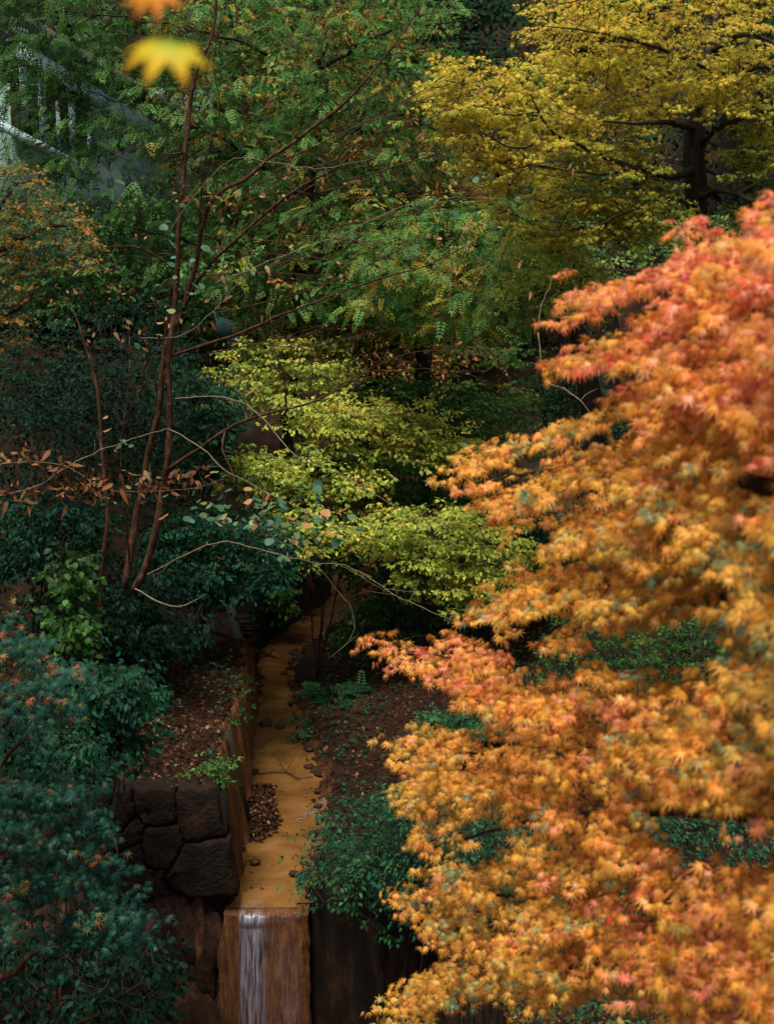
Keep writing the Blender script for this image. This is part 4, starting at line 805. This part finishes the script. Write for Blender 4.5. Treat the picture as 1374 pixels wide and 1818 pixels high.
# ------------------------------------------------------------------ slender multi-stemmed tree at left
st_rows = [
 [(238, 1052, 20.2, .055), (262, 1000, 20.1, .052), (280, 930, 20, .050), (288, 880, 20, .048), (298, 820, 19.9, .046), (302, 760, 19.9, .045), (301, 700, 19.8, .042), (300, 640, 19.8, .040), (305, 590, 19.7, .040), (312, 520, 19.7, .036), (316, 440, 19.6, .032), (320, 370, 19.6, .030), (328, 300, 19.6, .028), (332, 240, 19.6, .027), (341, 170, 19.6, .025), (352, 118, 19.6, .022), (378, 60, 19.6, .020), (386, -20, 19.6, .016), (392, -90, 19.6, .01)],
 [(222, 1045, 20.3, .050), (237, 950, 20.4, .046), (250, 880, 20.4, .044), (265, 800, 20.4, .042), (280, 740, 20.3, .040), (287, 680, 20.2, .038), (296, 610, 20.1, .036), (322, 560, 20, .034), (345, 480, 19.9, .032), (356, 420, 19.8, .030), (370, 368, 19.7, .028), (400, 335, 19.6, .027), (436, 318, 19.5, .025), (480, 280, 19.4, .023), (525, 250, 19.3, .021), (570, 215, 19.2, .019), (620, 175, 19.1, .017), (687, 95, 19, .013), (750, 5, 19, .008)],
 [(170, 1160, 18.6, .032), (178, 1060, 18.6, .030), (185, 980, 18.6, .028), (192, 920, 18.6, .026), (188, 870, 18.6, .024), (180, 780, 18.6, .022), (175, 700, 18.6, .019), (160, 640, 18.6, .015), (148, 600, 18.6, .012), (130, 550, 18.6, .007)],
 [(322, 555, 20, .026), (365, 480, 19.6, .022), (425, 420, 19.2, .019), (500, 355, 18.9, .016), (555, 320, 18.7, .013), (595, 300, 18.6, .011), (680, 230, 18.4, .008), (740, 195, 18.3, .005)],
 [(304, 632, 19.8, .024), (370, 610, 19.5, .021), (430, 590, 19.2, .019), (485, 565, 19, .017), (540, 545, 18.8, .015), (600, 520, 18.6, .013), (690, 490, 18.4, .011), (760, 470, 18.3, .008), (830, 435, 18.2, .006), (890, 395, 18.1, .005), (940, 360, 18, .003)],
 [(296, 835, 19.9, .026), (340, 806, 19.6, .024), (400, 765, 19.2, .022), (440, 745, 19, .020), (500, 728, 18.7, .018), (560, 712, 18.5, .013), (620, 680, 18.3, .011), (660, 655, 18.2, .009), (700, 635, 18.1, .007), (760, 622, 18, .005), (850, 630, 18, .004), (920, 642, 18, .0025)],
 [(508, 726, 18.7, .014), (505, 670, 18.6, .012), (490, 630, 18.5, .009), (485, 600, 18.5, .007), (478, 550, 18.5, .004)],
 [(400, 765, 19.2, .012), (395, 800, 19, .011), (410, 830, 18.9, .009), (416, 862, 18.8, .006), (400, 880, 18.8, .004)],
 [(560, 712, 18.5, .008), (640, 665, 18.3, .006), (700, 658, 18.2, .004), (780, 655, 18.2, .003), (860, 672, 18.2, .002)],
 [(230, 1000, 20.3, .014), (222, 900, 20, .012), (215, 800, 19.8, .010), (225, 720, 19.7, .009), (232, 640, 19.6, .007), (228, 570, 19.6, .004)],
 [(215, 790, 19.8, .008), (240, 700, 19.7, .006), (268, 640, 19.6, .003)],
 [(312, 480, 19.7, .014), (250, 440, 19.4, .010), (180, 440, 19, .006)], [(330, 270, 19.6, .012), (290, 275, 19.3, .010), (240, 262, 19, .008), (190, 285, 18.8, .005)],
 [(356, 420, 19.8, .012), (362, 300, 19.5, .010), (390, 200, 19.3, .008), (380, 110, 19.2, .006), (395, 20, 19, .004)],
 [(352, 118, 19.6, .010), (330, 60, 19.4, .008), (300, 40, 19.3, .006), (260, 0, 19.2, .004)], [(480, 280, 19.4, .008), (430, 200, 19.2, .006), (400, 150, 19.1, .004), (380, 110, 19, .003)],
 [(525, 250, 19.3, .007), (540, 200, 19.1, .005), (530, 120, 19, .003), (520, 60, 19, .002)], [(620, 175, 19.1, .006), (600, 90, 19, .004), (560, 20, 19, .0025)]]
rt_ = random.Random(21)
for k_ in range(22):                                    # long thin boughs crossing the upper centre
    x0 = rt_.uniform(330, 620); y0 = 560 - (x0 - 330) * .9 + rt_.uniform(-140, 120); L0 = rt_.uniform(160, 420); sl = rt_.uniform(-.75, .12); bw = rt_.uniform(-30, 40); Y0 = rt_.uniform(18.6, 22)
    st_rows.append([(x0 + L0 * f, y0 + L0 * sl * f - bw * math.sin(3.1 * f), Y0, .0085 * (1 - f) + .0015) for f in (0, .25, .5, .75, 1)])
limbs = [pl(r, .2, .004) for r in st_rows]
pale = [pl(r, .12, .006) for r in [
 [(300, 762, 19, .007), (345, 785, 18.8, .007), (400, 835, 18.5, .006), (430, 850, 18.4, .005), (470, 872, 18.3, .005), (560, 915, 18, .004), (640, 950, 17.8, .003)],
 [(312, 708, 19.6, .008), (380, 704, 19.2, .008), (430, 715, 19, .008), (470, 745, 18.8, .008), (520, 805, 18.6, .007), (560, 825, 18.5, .006), (620, 850, 18.4, .005), (690, 892, 18.2, .004), (770, 930, 18, .0025)],
 [(262, 1020, 19.9, .009), (330, 985, 19.5, .009), (390, 962, 19.2, .009), (440, 970, 19, .008), (500, 985, 18.8, .008), (560, 1000, 18.6, .007), (600, 1002, 18.5, .006), (640, 1015, 18.4, .006), (690, 1050, 18.3, .005), (740, 1075, 18.2, .004), (812, 1105, 18, .003)],
 [(600, 1002, 18.5, .004), (640, 1022, 18.4, .004), (680, 1045, 18.4, .003), (750, 1050, 18.3, .002)], [(562, 1003, 18.6, .004), (600, 1050, 18.5, .0035), (626, 1085, 18.4, .003), (626, 1128, 18.3, .0025), (588, 1166, 18.2, .002)],
 [(-20, 885, 18, .006), (60, 865, 18, .006), (110, 835, 18.1, .006), (165, 805, 18.3, .006), (260, 772, 18.8, .006), (302, 760, 19.2, .006)], [(-20, 825, 18, .005), (60, 820, 18, .005), (120, 828, 18.1, .004), (200, 870, 18.1, .004), (330, 868, 18.2, .003), (400, 850, 18.2, .002)],
 [(470, 866, 18.3, .003), (468, 910, 18.2, .003), (480, 950, 18.2, .0025), (520, 970, 18.1, .002)], [(385, 500, 19, .005), (440, 480, 18.8, .005), (540, 440, 18.6, .005), (620, 410, 18.5, .005), (720, 365, 18.4, .004), (800, 350, 18.3, .003), (900, 355, 18.2, .002)],
 [(340, 480, 19.5, .004), (300, 420, 19, .004), (400, 290, 18.8, .004), (480, 288, 18.6, .004), (560, 300, 18.5, .004), (620, 290, 18.4, .003), (700, 270, 18.3, .002)], [(250, 600, 18.9, .004), (330, 592, 18.8, .004), (390, 540, 18.7, .004), (440, 480, 18.6, .003)],
 [(955, 590, 22, .012), (960, 640, 22, .012), (972, 680, 22, .012), (1000, 690, 22, .012), (1030, 712, 22, .012), (1050, 740, 22, .007)], [(240, 1045, 20, .012), (290, 1072, 19.8, .011), (330, 1075, 19.7, .008), (364, 1055, 19.6, .003)]]]
def fringe(rows, n, spread, sz, hue, hj):               # leaves strung along a line
    L = spline([(*at(a, b_, Y), 0) for a, b_, Y in rows], .05)[:, :3]; P = L[RNG.integers(0, len(L), n)] + RNG.normal(scale=spread, size=(n, 3)) * [1, 1, .8]
    return P, np.full(n, sz) * RNG.uniform(.6, 1.3, n), np.clip(RNG.normal(hue, hj, n), 0, 1)
sroot = empty('slender_tree', limbs[0][0][:3], 'slender reddish brown tree with several bent stems and withered leaves left of the stream', 'tree')
for L in limbs[:3]:
    g = Geo(); g.tube(L[:, :3], L[:, 3], 10, rough=.05); g.obj('stem', [M['bark_red']], sroot)
g = Geo()
for L in limbs[3:]: g.tube(L[:, :3], L[:, 3], 6, rough=.05)
# side twigs that fork; withered leaves hang at their ends
tips = []
for L in limbs[3:] + limbs[:2]:
    for _ in range(max(3, len(L) // 3)):
        j = random.randrange(len(L) // 5, len(L)); s = L[j, :3]; T_ = unit(L[min(j + 1, len(L) - 1), :3] - L[j - 1, :3])
        e = s + (T_ * .6 + RNG.normal(scale=.45, size=3) * [1, 1, .8]) * random.uniform(.4, 1.2)
        Q = spline([s, (s + e) / 2 + RNG.normal(scale=.07, size=3), e], .12); g.tube(Q, np.linspace(.0052, .0014, len(Q)), 3, cap=False); tips.append(e)
        for _k in range(2):
            q = Q[random.randrange(1, len(Q))]; e2 = q + (unit(e - s) * .5 + RNG.normal(scale=.5, size=3)) * random.uniform(.15, .45)
            g.tube(np.array([q, (q + e2) / 2 + RNG.normal(scale=.02, size=3), e2]), [.003, .002, .001], 3, cap=False); tips.append(e2)
tips = np.array(tips)
g.obj('branch', [M['bark_red']], sroot)
g = Geo()
for L in pale[:-2] + pale[-1:]:
    g.tube(L[:, :3], L[:, 3], 5, cap=False)
    for _ in range(len(L) // 6):
        j = random.randrange(1, len(L)); s = L[j, :3]; e = s + np.array([random.gauss(0, .15), random.gauss(0, .1), random.gauss(-.02, .15)]); Q = spline([s, (s + e) / 2 + RNG.normal(scale=.02, size=3), e], .1); g.tube(Q, np.linspace(.003, .0012, len(Q)), 3, cap=False)
g.obj('pale_twigs', [M['bark_pale']], sroot)
F_ = [fringe([(-20, 800, 18), (60, 810, 18), (120, 820, 18.1)], 70, .14, .09, .45, .15), fringe([(-20, 885, 18), (60, 872, 18), (180, 862, 18.1), (290, 858, 18.2), (370, 850, 18.2)], 240, .10, .095, .55, .2), fringe([(20, 800, 18), (110, 835, 18.1), (200, 880, 18.1)], 40, .12, .075, .45, .2),
      fringe([(90, 520, 18.7), (200, 525, 18.9), (300, 520, 19)], 44, .12, .07, .5, .2), fringe([(130, 600, 18.7), (200, 610, 18.8), (300, 580, 19), (420, 520, 18.6)], 60, .13, .075, .6, .2), fringe([(300, 330, 19.3), (370, 345, 19.2), (490, 345, 19)], 55, .10, .08, .7, .15),
      fringe([(500, 640, 18.4), (600, 640, 18.4), (760, 640, 18.1)], 60, .10, .05, .5, .2), fringe([(200, 300, 19), (400, 180, 19), (640, 60, 19)], 34, .6, .06, .45, .2), fringe([(480, 500, 18.8), (700, 450, 18.5), (900, 380, 18.2)], 60, .28, .07, .5, .3), fringe([(400, 480, 18.8), (440, 500, 18.8), (430, 540, 18.8)], 16, .14, .085, .9, .05)]
tt_ = tips[RNG.integers(0, len(tips), 330)] + RNG.normal(scale=.035, size=(330, 3)); F_.append((tt_, RNG.uniform(.035, .085, 330), np.clip(RNG.normal(.62, .22, 330), 0, 1)))
Pp = np.vstack([f[0] for f in F_]); Ss = np.concatenate([f[1] for f in F_]); Hh = np.concatenate([f[2] for f in F_]); n = len(Pp)
tip = RNG.normal(size=(n, 3)) * [1, 1, .5] + [0, 0, -.7]; nr = RNG.normal(size=(n, 3)) + [0, -.5, .6]
link('withered_leaves', leaves_mesh('withered_leaves', 'oval', Pp, tip, nr, Ss * .85, Hh, RNG.uniform(-.6, 2.2, n), 1.15), sroot, [M['brownleaf']])
F_ = [fringe([(330, 905, 18.6), (420, 905, 18.4), (520, 915, 18.2), (620, 930, 18)], 70, .14, .10, .42, .3), fringe([(400, 870, 18.5), (500, 950, 18.2), (600, 960, 18)], 46, .16, .10, .4, .3), fringe([(210, 790, 18.9), (240, 780, 18.9)], 4, .06, .10, .1, .1),
      fringe([(540, 870, 18.1), (570, 880, 18.1)], 8, .08, .10, .2, .1), fringe([(300, 400, 19.3), (350, 480, 19.3), (280, 560, 19)], 34, .3, .085, .15, .2), fringe([(700, 420, 18.4), (900, 330, 18.2)], 16, .3, .09, .35, .3)]
Pp = np.vstack([f[0] for f in F_]); Ss = np.concatenate([f[1] for f in F_]); Hh = np.concatenate([f[2] for f in F_]); n = len(Pp)
tip = RNG.normal(size=(n, 3)) * [1, .6, .3]; nr = RNG.normal(size=(n, 3)) * .35 + [0, -.55, 1]
link('round_leaves', leaves_mesh('round_leaves', 'round', Pp, tip, nr, Ss, Hh, RNG.uniform(-.1, .4, n)), sroot, [M['roundleaf']])
branch_obj('dead_branch', 'pale crooked dead branch hanging beside the dark leaning trunk', 'branch', [pale[-2], pl([(985, 490, 22, .004), (965, 530, 22, .008), (958, 560, 22, .011), (955, 590, 22, .012)], .1, .006), pl([(1030, 712, 22, .008), (1040, 700, 22, .005), (1060, 690, 22, .003)], .1)], M['bark_pale'])

# ------------------------------------------------------------------ dark green maple, lower left
l0 = [pl(r, .15, .01) for r in [[(-260, 2300, 10.5, .10), (-180, 1900, 10.2, .08), (-100, 1600, 9.8, .06), (-40, 1400, 9.5, .03), (30, 1250, 9.3, .012)], [(-100, 1600, 9.8, .04), (20, 1520, 9.6, .025), (120, 1470, 9.4, .01)],
      [(-180, 1900, 10.2, .05), (-20, 1760, 9.8, .03), (120, 1650, 9.6, .012)], [(-40, 1400, 9.5, .02), (60, 1300, 9.2, .008)], [(-180, 1900, 10.2, .04), (40, 1850, 9.8, .02), (180, 1800, 9.6, .01)]]]
pa, _ = sample_region([(-40, 1120), (40, 1110), (100, 1160), (130, 1220), (120, 1290), (60, 1300), (-40, 1310)], 8.8, 9.8, 110, .25, 3)
pb, _ = sample_region([(-40, 1360), (60, 1370), (150, 1400), (200, 1440), (200, 1560), (250, 1620), (260, 1680), (120, 1660), (-40, 1660)], 8.8, 10.0, 260, .25, 3)
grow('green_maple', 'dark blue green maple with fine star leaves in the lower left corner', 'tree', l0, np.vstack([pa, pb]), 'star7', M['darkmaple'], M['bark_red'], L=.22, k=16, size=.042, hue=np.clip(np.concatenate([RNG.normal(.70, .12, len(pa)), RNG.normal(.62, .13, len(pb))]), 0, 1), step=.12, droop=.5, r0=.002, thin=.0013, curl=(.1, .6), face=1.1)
bush('dark_shrub', 'drooping dark leaves under the green maple in the bottom corner', [[(-40, 1640), (120, 1640), (260, 1690), (300, 1640), (305, 1760), (290, 1840), (100, 1840), (-40, 1800)]], 11, 13.5, 260, (100, 2200, 13), 'oval', M['teal'], .07, .25, L=.25, k=14, droop=.9)
bush('dark_shrub', 'dark leaves between the green maple and the stone wall', [[(-40, 1290), (150, 1300), (200, 1380), (150, 1440), (-40, 1400)]], 11.5, 13.5, 300, (60, 1500, 13), 'oval', M['teal'], .065, .5, L=.22, k=14, droop=.7)

# ------------------------------------------------------------------ the orange maple on the right
tr = spline([(3.2, 4.6, -4.9, .20), (3.1, 4.6, -1, .18), (2.9, 4.7, 2.5, .16), (2.6, 4.8, 5.2, .13), (2.35, 4.8, 6.8, .10), (2.2, 4.7, 8.0, .07), (2.1, 4.6, 9.0, .04)], .3, .01)
def yorange(px, py): return 7.2 - 3.4 * np.clip((px - 700) / 674, 0, 1.15)
def ol(rows): return spline([(*at(a, b_, yorange(np.array(a), 0) + .25), r_) for a, b_, r_ in rows], .1, .004)
def link_limb(z, rows):
    j = int(np.argmin(abs(tr[:, 2] - z))); s = tr[j, :3]; L = ol(rows); a = L[0, :3]
    C = spline([(*s, rows[0][2] * 1.8), (*((s + a) / 2 + [0, 0, -.06]), rows[0][2] * 1.4), (*a, rows[0][2])], .15, .004); return np.vstack([C[:-1], L])
lo = [tr, link_limb(6.6, [(1420, 700, .025), (1300, 640, .018), (1180, 590, .012), (1050, 600, .005)]), link_limb(7.0, [(1420, 560, .02), (1340, 520, .014), (1260, 480, .010), (1160, 480, .006), (1060, 480, .003)]),
      link_limb(6.2, [(1420, 880, .028), (1250, 840, .02), (1080, 830, .012), (940, 840, .007), (830, 860, .003)]), link_limb(5.8, [(1430, 1080, .03), (1290, 1065, .024), (1200, 1065, .018), (1080, 1060, .010), (950, 1085, .006), (850, 1105, .003)]),
      link_limb(5.4, [(1440, 1260, .03), (1250, 1250, .02), (1080, 1260, .013), (950, 1230, .009), (860, 1190, .006), (780, 1165, .004), (690, 1150, .002)]), link_limb(5.2, [(1440, 1380, .03), (1250, 1340, .02), (1080, 1330, .015), (900, 1340, .009), (760, 1330, .003)]),
      link_limb(5.0, [(1440, 1460, .025), (1200, 1440, .018), (980, 1450, .011), (820, 1490, .006), (750, 1510, .003)]), link_limb(4.6, [(1440, 1640, .03), (1250, 1600, .022), (1080, 1600, .014), (900, 1590, .008), (750, 1590, .003)]),
      link_limb(4.2, [(1440, 1780, .03), (1200, 1720, .02), (1000, 1720, .012), (850, 1750, .006), (710, 1800, .003)]),
      ol([(1374, 610, .006), (1340, 560, .005), (1310, 500, .004), (1290, 470, .002)]), ol([(1300, 1060, .016), (1330, 1000, .010), (1374, 940, .006)])]
T = [([(1025, 500), (1050, 490), (1090, 495), (1120, 492), (1180, 455), (1250, 430), (1310, 410), (1374, 375), (1460, 350), (1460, 640), (1300, 620), (1180, 600), (1100, 590), (1060, 540)], 250, .72),
     ([(1000, 600), (1050, 570), (1180, 580), (1300, 600), (1460, 600), (1460, 740), (1180, 740), (1120, 700), (1070, 660), (1010, 640)], 170, .66),
     ([(812, 858), (850, 815), (930, 780), (1000, 775), (1100, 740), (1160, 690), (1460, 680), (1460, 900), (1100, 940), (1010, 900), (940, 920), (880, 885)], 420, .55),
     ([(1040, 920), (1100, 880), (1460, 860), (1460, 1010), (1330, 1050), (1200, 1060), (1080, 1120), (1010, 1120), (900, 1115), (845, 1095), (890, 1055), (1000, 995)], 400, .42),
     ([(1290, 1060), (1460, 990), (1460, 1240), (1300, 1210), (1340, 1120)], 90, .40),
     ([(670, 1150), (684, 1132), (740, 1140), (830, 1145), (950, 1160), (960, 1195), (900, 1215), (860, 1230), (800, 1190), (720, 1172)], 60, .64),
     ([(850, 1225), (960, 1200), (1060, 1205), (1180, 1215), (1460, 1200), (1460, 1400), (1150, 1380), (900, 1300)], 330, .50),
     ([(720, 1320), (780, 1300), (900, 1300), (1150, 1300), (1460, 1330), (1460, 1400), (1200, 1410), (1080, 1460), (900, 1420), (860, 1460), (800, 1510), (745, 1520), (775, 1440), (730, 1400), (770, 1360)], 430, .48),
     ([(725, 1590), (800, 1560), (900, 1530), (1000, 1470), (1150, 1440), (1180, 1500), (1130, 1540), (1060, 1620), (900, 1660), (800, 1680), (770, 1630)], 270, .46),
     ([(1120, 1590), (1180, 1520), (1240, 1560), (1460, 1560), (1460, 1840), (1300, 1840), (1200, 1760), (1020, 1760), (880, 1680), (960, 1620)], 420, .60),
     ([(690, 1800), (760, 1740), (880, 1690), (1000, 1700), (1100, 1740), (980, 1760), (900, 1740), (820, 1780), (720, 1820)], 130, .40)]
PP = []; HH = []
for poly, n, hu in T:
    poly = [(a - 22 * (a < 1100), b_) for a, b_ in poly]
    p_, q_ = sample_region(poly, -.45, .65, int(n * 1.7), .32, 3.2, 5, yfun=yorange); PP.append(p_)
    HH.append(np.clip(RNG.normal(hu, .13, len(p_)) + .10 * (RNG.random(len(p_)) < .2) - .30 * (RNG.random(len(p_)) < .07), 0, 1))
PP = tierize(np.vstack(PP), .20, .24, .45, .92); HH = np.concatenate(HH) + .07 * np.sin(PP[:, 2] * 3.1 + PP[:, 0] * 2) - .04 
grow('orange_maple', 'bright orange maple with layered star shaped leaves filling the right side', 'tree', lo, PP, 'star7', M['orange'], M['bark_dark'], L=.105, k=10, size=.031, hue=HH, huej=.08, step=.07, droop=.75, r0=.0013, thin=.0009, pw=.4, out=(-.7, -.1, -.1), width=.45, flat=.03, curl=(.1, .9), face=.30)

# near out-of-focus twig at the top
def near_leaf(c, r_, ang, hue0, parent, nrm, seed):
    rs = random.Random(seed); n = len(TPL['star7'][0]); V0, F0 = TPL['star7']
    A = [(-128, .5), (-104, .40), (-80, .86), (-60, .52), (-40, .98), (-20, .56), (0, 1.02), (20, .56), (40, .95), (60, .52), (80, .90), (104, .40), (128, .5), (180, .08)]
    nrm = unit(np.array(nrm, float)); tip = np.array([math.cos(R(ang)), 0, math.sin(R(ang))]); tip = unit(tip - nrm * (tip @ nrm)); sd2 = np.cross(tip, nrm)
    V = []; top = []; hues = []
    for s_ in (0, 1):
        V.append((0, 0)); 
        for a, l in A: V.append((math.sin(R(a)) * l * .5 * (1.2 if l < .6 else 1), math.cos(R(a)) * l * .5 * (1.2 if l < .6 else 1)))
        for a, l in A: V.append((math.sin(R(a)) * l, math.cos(R(a)) * l))
    k = len(A); per = 1 + 2 * k; W = []
    for i, (x, y) in enumerate(V):
        z = -.45 * (x * x + y * y) + (.012 if i < per else 0) + .05 * math.sin(5 * x + 3 * y); W.append(np.array(c) + r_ * (1.28 * x * sd2 + y * tip + z * nrm))
        hues.append(min(1, max(0, hue0 + .45 * (x * x + y * y) ** .5 - .15)))
    F = []
    for s_ in (0, per):
        for i in range(k):
            j = (i + 1) % k; q = [(s_, s_ + 1 + i, s_ + 1 + j), (s_ + 1 + i, s_ + 1 + k + i, s_ + 1 + k + j, s_ + 1 + j)]
            for f in q: F.append(f if s_ == 0 else f[::-1])
    for i in range(k): j = (i + 1) % k; F.append((1 + k + i, per + 1 + k + i, per + 1 + k + j, 1 + k + j))
    me = mesh_arrays('leaf', W, [v for f in F for v in f], [len(f) for f in F], {'hue': hues, 'rnd': [.8] * len(W)}, smooth=True)
    link('leaf', me, parent, [M['nearleaf']])
M['nearleaf'] = leaf_mat('green_gold_maple_leaf', [(0, (.25, .42, .03)), (.25, (.60, .50, .02)), (.55, (.85, .42, .02)), (1, (.65, .20, .02))], .45, .5)
c0 = at(302, 76, 1.5); rt = empty('maple_twig', at(395, -260, 1.5), 'blurred close maple twig with a yellow leaf near the top left corner', 'twig')
near_leaf(c0, .046, -104, .2, rt, (-.05, -.55, .83), 1)
near_leaf(at(272, -22, 1.5), .032, -80, .7, rt, (-.2, -.8, .5), 2)
g = Geo(); P = spline([(*at(395, -260, 1.52), .0012), (*at(388, -60, 1.52), .001), (*at(384, 60, 1.51), .0008), (*at(376, 102, 1.505), .0006), (*at(340, 84, 1.5), .0006), (*c0, .0006)], .01); g.tube(P[:, :3], P[:, 3], 5)
P = spline([(*at(388, -60, 1.52), .0008), (*at(330, -50, 1.51), .0006), (*at(272, -22, 1.5), .0005)], .01); g.tube(P[:, :3], P[:, 3], 5); g.obj('stalk', [M['bark_red']], rt)

for nm, x, y, h, rd, n, lb in (('shade_tree', -9.6, 10.5, 19.5, 5.0, 14000, 'unseen tree added to shade the left bank from above'), ('shade_tree', -6.3, 4.5, 20, 3.8, 15000, 'unseen tree added beside the viewpoint to shade the lower left'),
                            ('shade_tree', -4.5, -5.5, 21, 4.0, 2500, 'unseen tree added behind the viewpoint to dim the foreground')):
    forest_tree(x, y, h, rd, 'teal', 'oval4', n, .17, lb, 300 + int(h), (.3, .8), 'unseen trees added for their shade', .80)  # out of view, added so the crowns shade the left side and foreground
